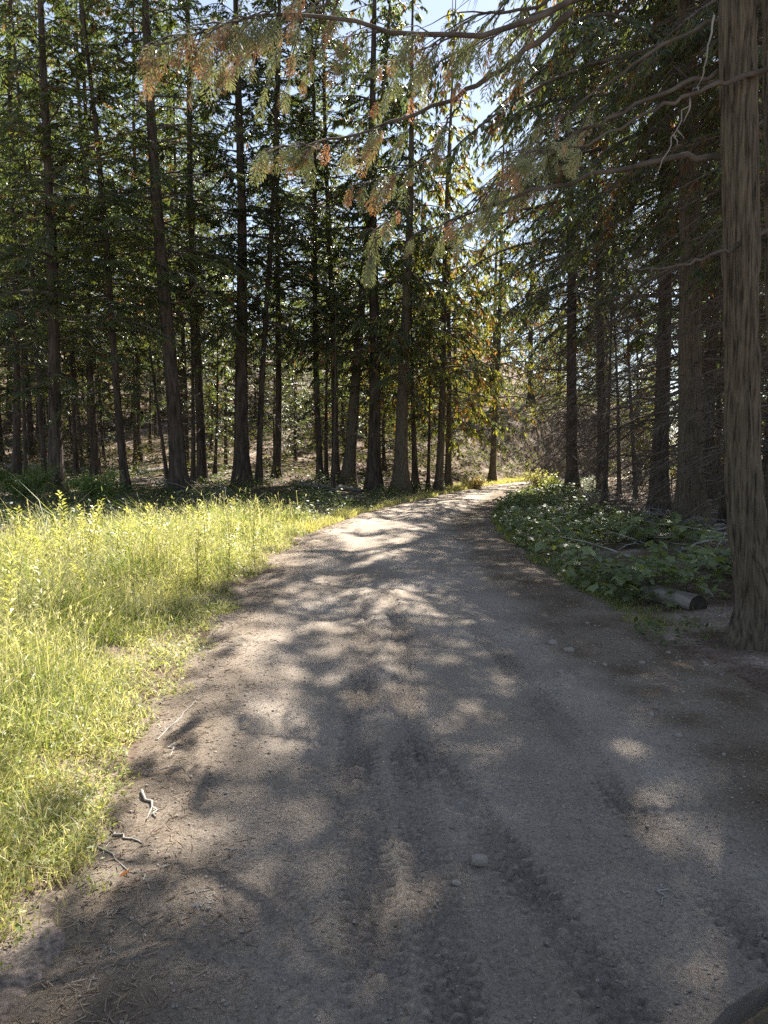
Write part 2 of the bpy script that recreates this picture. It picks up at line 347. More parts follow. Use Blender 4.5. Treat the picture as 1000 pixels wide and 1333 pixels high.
CH = {'fir_low': 25, 'fir_high': 26, 'cedar': 20, 'hemlock': 24, 'drooping': 25, 'young': 7, 'gold': 16, 'bare': 9}

def trunk_mesh(name, r0, H, seed, sides=14, rows=26, flare=0.8, m='bark', sway=0.05, furrow=0.05, hook=None):
    rr = np.random.default_rng(seed)
    v = np.linspace(0, 1, rows)**1.5; z = -0.35+v*(H+0.35)
    a = np.arange(sides)*2*np.pi/sides
    zz = np.clip(z, 0, None)
    prof = r0*(1-0.93*np.clip(zz/H, 0, 1)**0.9)+0.004+r0*flare*np.exp(-zz/(1.6*r0+0.12))
    A, ZZ = np.meshgrid(a, z)
    lob = 1+0.16*np.exp(-np.clip(ZZ, 0, None)/0.7)*np.sin(A*5+seed)+furrow*(vn(np.cos(A)*4+np.sin(A)*3+seed, ZZ*0.8)-0.5)*2+furrow*np.sin(A*sides/2.0)*0.6
    rad = prof[:, None]*lob
    ph = rr.uniform(0, 6.28, 2)
    ox = sway*(np.sin(ZZ*0.45+ph[0])-math.sin(ph[0])); oy = sway*(np.sin(ZZ*0.4+ph[1])-math.sin(ph[1]))
    if hook: ox = ox+hook*(1-np.exp(-np.clip(ZZ, 0, None)/0.6))
    V = np.stack([np.cos(A)*rad+ox, np.sin(A)*rad+oy, ZZ], -1)
    i = np.arange(rows-1)[:, None]*sides; j = np.arange(sides)[None]; j2 = (j+1) % sides
    Q = np.stack([i+j, i+j2, i+sides+j2, i+sides+j], -1).reshape(-1, 4)
    return mesh(name, V, Q, None, None, [M[m]], smooth=True)

_generic = {}
def tree(name, base, rad, kind, label, group=None, scale=1.0, lean=None, spin=None, own=True, m='bark', hook=None, hi=False):
    root = empty(name, base)
    up = Vector((0, 0, 1))
    if lean is not None: up = (Vector(lean)-Vector(base)).normalized()
    root.rotation_euler = up.to_track_quat('Z', 'Y').to_euler()
    H = CH[kind]*scale
    if own: me = trunk_mesh('trunk', rad, H, random.randint(0, 9999), m=m, hook=hook, sides=40 if hi else 14, rows=90 if hi else 26, furrow=0.045 if hi else 0.05)
    else:
        key = (kind, round(rad/0.06)); 
        if key not in _generic: _generic[key] = trunk_mesh('trunk', round(rad/0.06)*0.06+0.02, CH[kind], len(_generic)+50, sides=9, rows=14)
        me = _generic[key]
    obj('trunk', me, root, scale=1.0 if own else scale)
    c = obj('crown', CR[kind], root, rot=(0, 0, random.uniform(0, 6.28) if spin is None else spin), scale=scale, loc=(hook or 0, 0, 0))
    c['kind'] = 'stuff'
    tag(root, label, 'tree', group)
    return root

# trunks that the photograph shows: base pixel, pixel higher up the same trunk, width in pixels, kind
T = [
 # left of the road
 (73, 640, 62, 300, 19, 'fir_low', 'thick dark fir trunk among the leftmost shaded trees', {}),
 (60, 628, 36, 300, 9, 'hemlock', 'dark fir leaning against a thicker trunk at the shaded forest edge', {}),
 (100, 622, 91, 350, 8, 'bare', 'slim bare pole tree between thick dark firs', {}),
 (125, 623, 117, 350, 12, 'fir_high', 'mid sized conifer with one sunlit bark edge behind the shaded strip', {}),
 (164, 640, 128, 240, 11, 'fir_low', 'straight dark conifer standing before a sunlit patch of forest floor', {}),
 (219, 632, 190, 430, 6, 'bare', 'thin bare tree leaning beside a thick straight fir', {}),
 (234, 642, 197, 110, 22, 'fir_high', 'tall thick fir trunk with flared base behind the arching dead bough', {}),
 (252, 632, 244, 350, 7, 'bare', 'thin dark pole tree beside a paired trunk', {}),
 (263, 630, 250, 200, 13, 'fir_high', 'straight dark fir with a thin pole at its side', {}),
 (316, 634, 309, 120, 21, 'hemlock', 'very tall dark trunk with a wide buttressed base', {}),
 (337, 630, 348, 380, 9, 'fir_high', 'slender dark trunk rising from behind a wide buttressed trunk', {}),
 (360, 622, 361, 330, 10, 'hemlock', 'dark tree whose trunk bends out sideways at its foot', {'hook': 0.35}),
 (417, 626, 413, 400, 9, 'fir_high', 'slim trunk in a cluster of four before a sunlit glade', {}),
 (425, 624, 422, 400, 6, 'bare', 'thinnest pole in a cluster of four before a sunlit glade', {}),
 (437, 627, 430, 380, 11, 'fir_low', 'darkest trunk in a cluster of four before a sunlit glade', {}),
 (453, 631, 470, 440, 17, 'cedar', 'stout trunk leaning right towards the road bend', {'m': 'cedar_bark'}),
 (486, 638, 486, 330, 19, 'hemlock', 'stout upright trunk next to a leaning trunk by the road bend', {}),
 (522, 641, 530, 330, 20, 'cedar', 'broad cedar trunk with flared foot at the roadside by the bend', {'m': 'cedar_bark'}),
 (541, 637, 538, 400, 9, 'bare', 'thin dark stem tucked behind a broad flared cedar', {}),
 (557, 637, 560, 420, 5, 'bare', 'very thin pole between a broad cedar and twin roadside trunks', {}),
 (571, 641, 579, 400, 11, 'gold', 'front one of twin brown trunks at the edge of the road', {'m': 'cedar_bark', 'scale': 1.2}),
 (583, 634, 585, 420, 9, 'gold', 'rear one of twin brown trunks at the edge of the road', {'m': 'cedar_bark', 'scale': 1.3}),
 (641, 627, 646, 480, 9, 'gold', 'lone trunk at the far bend where the road turns away', {'m': 'cedar_bark', 'scale': 1.4}),
 # right of the road
 (745, 642, 742, 420, 16, 'drooping', 'dark tree with low drooping boughs at the inside of the bend', {'spin': 0.2, 'scale': 1.2}),
 (784, 644, 780, 470, 12, 'drooping', 'slim tree wrapped in dead drooping branches behind the leafy verge', {'spin': -0.3}),
 (806, 648, 803, 480, 6, 'bare', 'thin pole in the tangle of dead branches', {}),
 (828, 652, 823, 480, 6, 'bare', 'thin dark pole with hanging dead twigs beside two big trunks', {}),
 (858, 664, 868, 300, 22, 'drooping', 'smaller of two big rough trunks behind the leafy verge', {'spin': 0.5, 'scale': 1.15}),
 (900, 686, 892, 250, 34, 'drooping', 'larger of two big rough trunks with dark spreading roots', {'spin': 0.0, 'm': 'cedar_bark', 'hi': True, 'scale': 1.2}),
 (914, 652, 911, 480, 7, 'bare', 'thin pole standing close behind the larger rough trunk', {}),
]
for bx, by, ux, uy, w, kind, label, kw in T:
    b = on_ground(bx, by)
    dist = math.hypot(b[0], b[1]); rad = max(0.035, 0.5*w/FPX*b[1])
    tp = at(ux, uy, b[1])
    kw = {'scale': random.uniform(0.9, 1.06), **kw}
    tree('conifer_tree', b, rad*0.92, kind, label, lean=tuple(tp), **kw)

placed = [(o.location.x, o.location.y) for o in col.objects if o.name.startswith('conifer_tree')]
def scatter(n, xr, yr, mind, kinds, label, group, sc=(0.8, 1.1), rr=(0.08, 0.22), keep=lambda x, y: True, name='conifer_tree'):
    got = 0
    for _ in range(n*30):
        if got >= n: break
        x = random.uniform(*xr); y = random.uniform(*yr)
        if not keep(x, y): continue
        if float(el(y))-1.3 < x < float(er(y))+1.5: continue
        if any((x-a)**2+(y-b)**2 < mind*mind for a, b in placed): continue
        placed.append((x, y)); got += 1
        b = (x, y, gz1(x, y)-0.05)
        tree(name, b, random.uniform(*rr), random.choice(kinds), label, group, random.uniform(*sc), own=False,
             lean=(x+random.uniform(-.5, .5), y+random.uniform(-.5, .5), b[2]+12))
vis = lambda x, y: abs(x) < 0.62*y+3
for x, y, k, sc in ((5.0, 52, 'gold', 0.9), (8.2, 55, 'gold', 1.1), (11.4, 58, 'gold', 1.15), (1.6, 52, 'cedar', 0.9), (13.5, 53, 'gold', 1.0), (17, 58, 'cedar', 1.0), (3.0, 60, 'gold', 1.2)):
    placed.append((x, y)); tree('conifer_tree', (x, y, gz1(x, y)-0.05), 0.16, k, 'yellow green conifer in the woods beyond the road bend', 'trees beyond the road bend', sc, own=False)
for x, y, sc in ((1.2, 42.5, 0.6), (3.4, 46, 0.8), (5.6, 48.5, 0.75), (-0.6, 45, 0.9), (7.6, 51, 0.8), (2.2, 49.5, 1.0)):
    placed.append((x, y)); tree('young_conifer', (x, y, gz1(x, y)-0.03), 0.04, 'young', 'young bushy conifer on the bank beyond the road bend', 'young conifers beyond the bend', sc, own=False)
scatter(9, (-25, -8), (25.5, 38), 2.2, ['fir_low', 'fir_low', 'hemlock'], 'tall dense conifer in the dark leftmost part of the wood', 'tall trees in the dark leftmost wood', keep=vis, rr=(0.1, 0.18))
notlit = lambda x, y: vis(x, y) and not (-12 < x < -3 and 31 < y < 46)
scatter(15, (-32, 2), (31, 58), 2.4, ['fir_low', 'fir_high', 'hemlock', 'fir_high'], 'tall conifer on the sunlit slope behind the shaded front row of trunks', 'tall trees on the slope left of the road', keep=notlit)
scatter(34, (-34, 2), (33, 62), 1.9, ['gold', 'cedar', 'gold'], 'smaller yellow green conifer on the slope behind the front row of trunks', 'smaller trees on the slope left of the road', keep=notlit, sc=(0.5, 0.85), rr=(0.06, 0.12))
scatter(16, (-10, 22), (56, 74), 2.6, ['gold', 'gold', 'cedar'], 'yellow green conifer in the woods beyond the road bend', 'trees beyond the road bend', keep=vis, sc=(0.5, 0.8))
scatter(12, (7, 30), (20, 50), 2.3, ['fir_low', 'hemlock', 'fir_high'], 'tall conifer added to shade the road from its right side', 'tall trees in the woods right of the road', keep=lambda x, y: vis(x, y) and x > float(er(y))+4)
scatter(12, (8, 30), (22, 50), 2.0, ['gold'], 'smaller yellow green conifer in the woods behind the drooping branches', 'smaller trees in the woods right of the road', sc=(0.45, 0.8), rr=(0.05, 0.1), keep=lambda x, y: vis(x, y) and x > float(er(y))+4)
scatter(26, (-60, 55), (76, 112), 3.0, ['fir_low', 'cedar', 'gold'], 'far conifer deep in the forest', 'far trees deep in the forest', keep=vis, sc=(0.7, 1.0))
scatter(16, (-20, 0), (24, 50), 1.5, ['bare'], 'thin bare pole tree on the sunlit slope', 'bare poles on the slope', rr=(0.03, 0.06), keep=vis)
scatter(34, (-26, 1), (28, 54), 1.5, ['young'], 'young bushy conifer growing between the front trunks', 'young conifers left of the road', rr=(0.03, 0.05), sc=(0.6, 1.1), keep=vis, name='young_conifer')
scatter(14, (6, 17), (19, 42), 1.3, ['bare'], 'thin bare pole tree in the woods right of the road', 'bare poles right of the road', rr=(0.03, 0.06), keep=lambda x, y: vis(x, y) and x > float(er(y))+2)
scatter(8, (8, 20), (18, 44), 2.0, ['young'], 'young bushy conifer in the woods right of the road', 'young conifers right of the road', rr=(0.03, 0.05), sc=(0.6, 1.2), keep=lambda x, y: vis(x, y) and x > float(er(y))+2.5, name='young_conifer')

# trees added at the right to shade the road in front of the camera
for x, y, k, sc, sp in ((6.55, 12.4, 'drooping', 0.85, 2.6), (7.25, 15.3, 'drooping', 0.95, 1.0), (10.5, 24.0, 'fir_low', 1.0, 0.0)):
    tree('conifer_tree', (x, y, gz1(x, y)-0.05), 0.2, k, 'tall conifer added to shade the road from its right side', 'tall trees in the woods right of the road', sc, own=False, spin=sp)

# ------------------------------------------------------------------ the big twin-stemmed cedar beside the road
def stem_mesh(name, pts, rads, sides=120, rows=380, seed=0):
    pts = np.array(pts, float); rads = np.array(rads, float)
    s = np.concatenate([[0], np.cumsum(np.linalg.norm(np.diff(pts, axis=0), axis=1))]); t = np.linspace(0, 1, rows)**1.35*s[-1]
    c = np.stack([np.interp(t, s, pts[:, k]) for k in range(3)], 1)
    for _ in range(12): c[1:-1] = 0.5*c[1:-1]+0.25*(c[2:]+c[:-2])
    rd_ = np.interp(t, s, rads); a = np.arange(sides)*2*np.pi/sides
    A, TT = np.meshgrid(a, t)
    wob = 0.5*np.sin(TT*0.8+seed)+0.35*(vn(TT*1.3+seed, 4.0)-0.5)*4
    aa = (A/(2*np.pi)*34+wob*0.5)
    def per(f, fz): return vn(np.cos(A)*f+50+seed, np.sin(A)*f+TT*fz+50)
    ridge = np.abs(vn(aa, TT*2.2+seed)*(1-A/(2*np.pi))+vn(aa-34, TT*2.2+seed)*(A/(2*np.pi))-0.5)*2
    fine = np.abs(per(14, 5)-0.5)*2
    rr = rd_[:, None]*(1+0.10*(per(1.6, 0.35)-0.5)*2+0.22*np.exp(-TT/0.55)*np.sin(A*4+seed))-0.030*(1-ridge)**3+0.016*fine
    V = c[:, None]+np.stack([np.cos(A)*rr, np.sin(A)*rr, 0*A], -1)
    i = np.arange(rows-1)[:, None]*sides; j = np.arange(sides)[None]; j2 = (j+1) % sides
    Q = np.stack([i+j, i+j2, i+sides+j2, i+sides+j], -1).reshape(-1, 4)
    return mesh(name, V, Q, None, None, [M['cedar_bark']], smooth=True)
bc = on_ground(1003, 838)
big = empty('cedar_tree', bc); tag(big, 'huge twin stemmed cedar with furrowed bark close to the road', 'tree')
B = np.array(bc); rel = lambda p: np.asarray(p)-B
p1 = [(0, 0, -0.4), (0, 0, 0), (-0.04, 0, 0.35)]+[tuple(rel(at(px, py, bc[1]))) for px, py in ((972, 690), (966, 560), (964, 300), (960, 0))]
top = np.array(p1[-1]); p1 += [tuple(top+np.array([-0.02, 0, 6])), tuple(top+np.array([0, 0.1, 15]))]
obj('trunk', stem_mesh('trunk', p1, [0.42, 0.36, 0.25, 0.165, 0.142, 0.138, 0.13, 0.10, 0.02], seed=1), big)
p2 = [(0.2, 0.1, -0.4), (0.2, 0.1, 0), (0.2, 0.14, 0.5)]+[tuple(rel(at(px, py, bc[1]+0.45))) for px, py in ((1032, 690), (1030, 500), (1024, 300), (1018, 0))]
top = np.array(p2[-1]); p2 += [tuple(top+np.array([0.1, 0.2, 6])), tuple(top+np.array([0.4, 0.4, 13]))]
obj('trunk', stem_mesh('trunk', p2, [0.40, 0.33, 0.25, 0.185, 0.175, 0.165, 0.15, 0.09, 0.02], seed=5), big)
CR['big'] = crown('crown_big_cedar', 11, H=20, h0=7.5, Rm=4.2, nb=70, droop=0.4, rise=0.15, hang=0.6, brown=0.1, mix=0.6, dead=0, m='cedar', lw=(0.15, 0.045), tw=18)
c = obj('crown', CR['big'], big, loc=(-0.2, 0, 0)); c['kind'] = 'stuff'

CG = np.array([0.16, 0.18, 0.085]); CY = np.array([0.30, 0.30, 0.15]); CO = np.array([0.44, 0.21, 0.12])
def frond(r, mb, p, d, L, tipc, base):           # one flat cedar spray
    d = d/np.linalg.norm(d); sd = np.cross(d, r.normal(0, 1, 3)); sd /= np.linalg.norm(sd); nn = np.cross(d, sd)
    n = 9; P = []; D = []; LL = []; CC = []
    for k in range(n):
        t = (k+0.6)/n; pl = L*0.30*math.sin(math.pi*(0.15+0.8*t))*r.uniform(0.8, 1.15)
        for s in (-1, 1):
            dd = d*0.75+sd*s*0.72; dd /= np.linalg.norm(dd)
            q0 = p+d*L*t
            for e in range(3):
                u_ = e/3; P.append(q0+dd*pl*u_+nn*r.normal(0, 0.004)); D.append(dd+r.normal(0, 0.28, 3)+np.array([0, 0, -0.2])); LL.append(pl*0.55+0.012)
                w = t if tipc is not None else 0
                CC.append(base*(1-w)+(tipc*w if tipc is not None else 0))
    P = np.array(P); V, Q = kites(P, np.array(D), np.tile(nn, (len(P), 1)), np.array(LL), np.array(LL)*0.2, 0.5, 0.1)
    CC = np.array(CC)*r.uniform(0.8, 1.2, (len(P), 1)); mb.add(V, Q, C=np.repeat(CC, 4, 0))
def limb(pts, r0, r1, nf, t0, seed, fl=(0.11, 0.26), orange=0.3, twigs=26, tl=(0.3, 0.9), wood='twig', hang=0.9):
    r = np.random.default_rng(seed); pts = np.array(pts, float)
    s = np.concatenate([[0], np.cumsum(np.linalg.norm(np.diff(pts, axis=0), axis=1))])
    def pos(t): return np.stack([np.interp(t*s[-1], s, pts[:, k]) for k in range(3)], -1)
    k = 26; tt = np.linspace(0, 1, k); P = pos(tt)
    for _ in range(3): P[1:-1] = 0.5*P[1:-1]+0.25*(P[2:]+P[:-2])
    P[1:-1] += r.normal(0, 0.012, (k-2, 3))
    mb = MB(); V, Q = tubes(P[None]-B, (r0+(r1-r0)*tt**0.8)[None], 7); mb.add(V, Q)
    fb = MB()
    tp = np.sort(r.uniform(t0, 1, twigs))
    for i, t in enumerate(tp):
        a = pos(np.array([t]))[0]; T_ = nrm(pos(np.array([min(t+0.02, 1)]))[0]-pos(np.array([t-0.02]))[0])
        sd = np.cross(T_, UP); sd /= np.linalg.norm(sd)
        d = T_*0.7+sd*r.choice([-1, 1])*r.uniform(0.3, 1)+np.array([0, 0, r.normal(-0.15, 0.2)]); d /= np.linalg.norm(d)
        l = r.uniform(*tl)*(1-0.5*t)
        q = np.linspace(0, 1, 6)[:, None]; pw = a+d*l*q+np.array([0, 0, -0.3])*l*q**2+np.cumsum(r.normal(0, 0.008, (6, 3)), 0)
        V, Q = tubes(pw[None]-B, np.linspace(0.008, 0.002, 6)[None], 4); mb.add(V, Q)
        for f_ in range(int(nf*1.3/twigs)):
            u_ = r.uniform(0.15, 1); p = a+d*l*u_+np.array([0, 0, -0.3])*l*u_**2
            fd = d*r.uniform(0.2, 0.8)+sd*r.normal(0, 0.4)+np.array([0, 0, -hang])+r.normal(0, 0.15, 3)
            c0 = CG+(CY-CG)*r.random(); o = r.random()
            frond(r, fb, p-B, fd, r.uniform(*fl), CO*r.uniform(0.7, 1.2) if o < orange*0.9 else None, CO*0.9 if o < orange*0.22 else c0)
    o = obj('branch', mb.build('branch', [M[wood]], True), big)
    if fb.n: f = obj('foliage', fb.build('foliage', [M['near_cedar']]), o); f['kind'] = 'stuff'
    return o
AT = lambda Y, *pp: [at(x, y, Y+dy) for x, y, dy in pp]
st = lambda z: np.array([B[0]-0.2, B[1], z])
limb([st(7.6)]+AT(6.0, (755, 4, 0), (680, 40, 0), (600, 50, -.1), (540, 48, -.2), (470, 34, -.3), (400, 2, -.4), (330, 20, -.5), (250, 45, -.6), (200, 60, -.6)), 0.045, 0.008, 110, 0.52, 21, orange=0.45, hang=1.5, fl=(0.14, 0.3))
limb(AT(6.0, (745, 14, 0), (680, 70, 0.1), (600, 128, 0.2), (510, 160, 0.3), (440, 185, 0.3), (345, 195, 0.3)), 0.028, 0.006, 60, 0.45, 22, orange=0.3, twigs=18, tl=(0.2, 0.5))
limb(AT(6.3, (945, 205, 0), (880, 200, 0.0), (800, 225, 0.2), (700, 245, 0.4), (620, 275, 0.5), (540, 305, 0.6)), 0.03, 0.007, 24, 0.5, 23, orange=0.35, twigs=12, tl=(0.2, 0.5))
limb(AT(6.5, (600, 130, .2), (560, 200, 0.2), (500, 235, 0.2), (460, 240, 0.2)), 0.012, 0.004, 46, 0.1, 24, orange=0.35, twigs=12, tl=(0.15, 0.4))
limb(AT(6.6, (560, 200, .2), (520, 270, 0.2), (490, 300, 0.1), (480, 340, 0.1)), 0.010, 0.004, 26, 0.2, 25, orange=0.3, twigs=8, tl=(0.1, 0.3))
limb(AT(6.3, (950, 95, 0), (880, 110, 0), (780, 160, 0.2), (680, 215, 0.4), (600, 280, .5)), 0.022, 0.005, 30, 0.45, 26, orange=0.3, twigs=12)
limb(AT(6.2, (1000, 300, 0), (945, 325, -0.2), (880, 348, -0.3), (820, 350, -.3)), 0.022, 0.006, 0, 0.4, 27, twigs=6, tl=(0.1, 0.4))
limb(AT(6.2, (1000, 90, -.2), (940, 110, -0.25), (880, 128, -0.3), (760, 190, -.3), (650, 200, -.3)), 0.022, 0.004, 20, 0.6, 28, twigs=8, tl=(0.1, 0.4))
limb(AT(6.2, (930, 20, -.1), (920, 80, -0.2), (895, 140, -0.25), (872, 190, -.25), (852, 235, -.25)), 0.008, 0.003, 0, 0.4, 29, twigs=4, tl=(0.05, 0.15), wood='deadwood')
limb(AT(6.3, (950, 20, 0), (860, 60, .1), (760, 130, 0.3), (690, 190, 0.5), (640, 240, .7)), 0.02, 0.004, 40, 0.35, 30, orange=0.25, twigs=14)
limb(AT(6.0, (800, -60, 0), (700, 10, .2), (620, 20, .3), (560, 60, 0.4), (500, 90, .5)), 0.02, 0.004, 60, 0.3, 31, orange=0.3, twigs=16, hang=1.2)
limb(AT(6.0, (520, -60, 0), (460, -20, .2), (380, 30, .3), (320, 60, 0.4), (290, 90, .5)), 0.015, 0.004, 70, 0.3, 32, orange=0.4, twigs=16, hang=1.4)

# ------------------------------------------------------------------ grass and low growth
def blades(n, x, y, h, w, c, lean=0.35, seed=1):
    r = np.random.default_rng(seed); z = gz(x, y)-0.02
    a = r.uniform(0, 2*np.pi, n); bend = h*r.uniform(0.1, 1.0, n)*lean*1.6
    dx = np.cos(a)*bend; dy = np.sin(a)*bend; b2 = r.uniform(0, 2*np.pi, n); sx = np.cos(b2)*w*0.5; sy = np.sin(b2)*w*0.5
    p0 = np.stack([x, y, z], -1); S = np.stack([sx, sy, 0*sx], -1)
    m1 = p0+np.stack([dx*0.25, dy*0.25, h*0.55], -1); tip = p0+np.stack([dx, dy, h*r.uniform(0.8, 1.0, n)], -1)
    V = np.stack([p0-S, p0+S, m1+S*0.8, m1-S*0.8, tip], 1).reshape(-1, 3)
    i = np.arange(n)*5
    return V, np.stack([i, i+1, i+2, i+3], -1), np.stack([i+3, i+2, i+4], -1), np.repeat(c, 5, 0)
STRAW = np.array([0.52, 0.47, 0.31]); GR = np.array([0.16, 0.22, 0.06]); LIME = np.array([0.42, 0.41, 0.14])
def grass_field():
    r = np.random.default_rng(31); mb = MB(); n = 230000
    y = np.exp(r.uniform(np.log(1.5), np.log(19), n)); d = r.random(n)**1.15*(0.55*y+1.6)
    x = el(y)+0.12-d
    ok = (x > -0.6*y-1.2) & (d > 0.55*r.random(n)**2+1.6*sm((2.65-y)/0.9)*r.random(n)**0.4+0.5*(vn(x*3.1, y*3.1)-0.5)+0.15) & (vn(x*1.9+70, y*1.9) > 0.2*r.random(n)+0.02)
    far = 17.5-2.2*np.clip(d-1, 0, 4)*0.9                # the lit meadow tapers towards the bend
    ok &= (y < far+r.normal(0, 0.8, n)) & (d < 6.0)
    x, y, d = x[ok], y[ok], d[ok]; n = len(x)
    patch = vn(x*1.1, y*1.1); patch2 = vn(x*2.6+40, y*2.6)
    h = (0.08+0.52*sm(d/2.0))*(0.35+1.2*patch**1.3)*r.uniform(0.3, 1.0, n)*np.where(r.random(n) < 0.06, 1.7, 1)
    w = (0.0028+0.0007*y)*r.uniform(0.7, 1.4, n)
    k = np.clip(r.normal(0.45, 0.25, n)+(patch2-0.5)*0.7, 0, 1)[:, None]; st_ = (r.random((n, 1)) < 0.12+0.45*patch2[:, None]**2+0.3*(1-sm(d/1.0))[:, None])
    c = np.where(st_, STRAW, GR*(1-k)+LIME*k)*r.uniform(0.75, 1.2, (n, 1))
    V, Q, T_, C = blades(n, x, y, h, w, c, 0.85, 5); mb.add(V, Q, T_, C)
    # small leaves of clover and vetch woven through the grass
    n2 = 70000; i = r.integers(0, n, n2); xx = x[i]+r.normal(0, 0.05, n2); yy = y[i]+r.normal(0, 0.05, n2); zz = gz(xx, yy)+h[i]*r.uniform(0.15, 0.95, n2)
    D = nrm(np.stack([r.normal(0, 1, n2), r.normal(0, 1, n2), r.normal(0.15, 0.45, n2)], -1)); up = nrm(UP+r.normal(0, 0.5, (n2, 3)))
    L = (0.018+0.0022*yy)*r.uniform(0.6, 1.5, n2); V, Q = kites(np.stack([xx, yy, zz], -1), D, up, L, L*0.38)
    kk = r.random((n2, 1)); c2 = (GR*(1-kk)+LIME*kk)*r.uniform(0.7, 1.15, (n2, 1)); mb.add(V, Q, C=np.repeat(c2, 4, 0))
    n4 = 2600; i = r.choice(np.flatnonzero(d > 0.7), n4); hs_ = r.uniform(0.4, 0.85, n4)*(0.5+0.7*patch[i]); cs = STRAW*r.uniform(0.7, 1.2, (n4, 1))
    V, Q, T_, C = blades(n4, x[i], y[i], hs_, 0.002+0.0005*y[i], cs, 0.3, 8); mb.add(V, Q, T_, C); tips = V.reshape(-1, 5, 3)[:, 4]; prev = V.reshape(-1, 5, 3)[:, 2]
    i6 = np.repeat(np.arange(n4), 6); uu = r.uniform(0.7, 1.0, (len(i6), 1)); pp_ = prev[i6]*(1-uu)+tips[i6]*uu
    V, Q = kites(pp_, nrm(tips[i6]-prev[i6])+r.normal(0, 0.35, (len(i6), 3)), r.normal(0, 1, (len(i6), 3)), np.full(len(i6), 0.035), 0.004+0.0005*y[i][i6]); mb.add(V, Q, C=np.repeat(cs[i6]*1.1, 4, 0))
    n3 = 18000; i = r.integers(0, n, n3); xx = x[i]; yy = y[i]; hh = h[i]*r.uniform(0.9, 1.5, n3); a = r.uniform(0, 6.28, n3); z0 = gz(xx, yy)
    D = nrm(np.stack([np.cos(a)*0.5, np.sin(a)*0.5, np.ones(n3)], -1)); p = np.stack([xx, yy, z0], -1)+D*(hh*0.8)[:, None]
    L = (0.05+0.003*yy)*r.uniform(0.6, 1.4, n3); V, Q = kites(p, D+r.normal(0, 0.35, (n3, 3)), r.normal(0, 1, (n3, 3)), L, 0.0022+0.0006*yy)
    mb.add(V, Q, C=np.repeat(STRAW*r.uniform(0.7, 1.25, (n3, 1)), 4, 0))
    o = obj('grass', mb.build('grass', [M['grass']])); tag(o, 'bright yellow green meadow grass on the sunlit verge', 'grass', kind='stuff')
grass_field()

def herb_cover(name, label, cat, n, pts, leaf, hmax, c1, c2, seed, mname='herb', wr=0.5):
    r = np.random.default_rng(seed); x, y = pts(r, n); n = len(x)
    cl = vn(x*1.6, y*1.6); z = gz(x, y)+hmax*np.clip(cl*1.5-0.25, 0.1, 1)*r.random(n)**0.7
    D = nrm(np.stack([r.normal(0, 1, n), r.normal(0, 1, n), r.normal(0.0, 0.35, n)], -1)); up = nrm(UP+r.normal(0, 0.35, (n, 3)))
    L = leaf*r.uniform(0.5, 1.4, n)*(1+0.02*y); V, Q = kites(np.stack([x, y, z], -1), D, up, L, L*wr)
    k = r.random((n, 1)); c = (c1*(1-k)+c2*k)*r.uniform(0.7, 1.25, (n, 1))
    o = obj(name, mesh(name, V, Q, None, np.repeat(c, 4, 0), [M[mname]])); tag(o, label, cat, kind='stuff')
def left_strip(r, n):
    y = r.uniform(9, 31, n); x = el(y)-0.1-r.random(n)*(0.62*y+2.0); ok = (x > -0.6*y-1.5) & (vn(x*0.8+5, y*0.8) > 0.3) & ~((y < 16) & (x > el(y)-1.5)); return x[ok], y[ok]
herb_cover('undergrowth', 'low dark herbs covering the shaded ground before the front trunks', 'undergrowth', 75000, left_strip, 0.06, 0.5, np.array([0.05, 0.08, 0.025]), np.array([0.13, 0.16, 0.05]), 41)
def slope(r, n):
    y = r.uniform(30, 62, n); x = r.uniform(-36, 3, n); ok = (x > -0.6*y-2) & (x < el(y)-1) & (vn(x*0.5+5, y*0.5) > 0.42); return x[ok], y[ok]
herb_cover('brush', 'yellow green brush and saplings mantling the slope behind the trunks', 'undergrowth', 110000, slope, 0.085, 1.2, np.array([0.06, 0.075, 0.03]), np.array([0.19, 0.165, 0.075]), 43, 'brush')
def ahead(r, n):
    y = r.uniform(36, 70, n); x = r.uniform(-4, 32, n); ok = ((x < el(y)-0.6) | (x > er(y)+0.6)) & (vn(x*0.5+25, y*0.5) > 0.3) & ((y > 43) | (x < el(y))); return x[ok], y[ok]
herb_cover('brush', 'low brush filling the woods beyond the road bend', 'undergrowth', 60000, ahead, 0.10, 1.5, np.array([0.07, 0.10, 0.035]), np.array([0.20, 0.21, 0.07]), 44, 'brush')
def right_woods(r, n):
    y = r.uniform(14, 44, n); x = er(y)+2.5+r.random(n)*16; ok = (x < 0.62*y+2) & (vn(x*0.6+35, y*0.6) > 0.5); return x[ok], y[ok]
herb_cover('brush', 'brownish low brush on the floor of the right hand woods', 'undergrowth', 30000, right_woods, 0.05, 0.7, np.array([0.09, 0.07, 0.04]), np.array([0.17, 0.18, 0.06]), 45, 'brush')
def right_strip(r, n):
    y = r.uniform(5.5, 40, n); x = er(y)-0.1+r.random(n)**1.3*3.2; ok = (vn(x*1.1+15, y*1.1) > 0.3) & ~((y < 8.5) & (x > er(y)+0.5)); return x[ok], y[ok]
herb_cover('ground_cover', 'small mixed leaves under the broad leaved plants on the right verge', 'undergrowth', 26000, right_strip, 0.05, 0.22, np.array([0.05, 0.085, 0.025]), np.array([0.12, 0.15, 0.045]), 42)
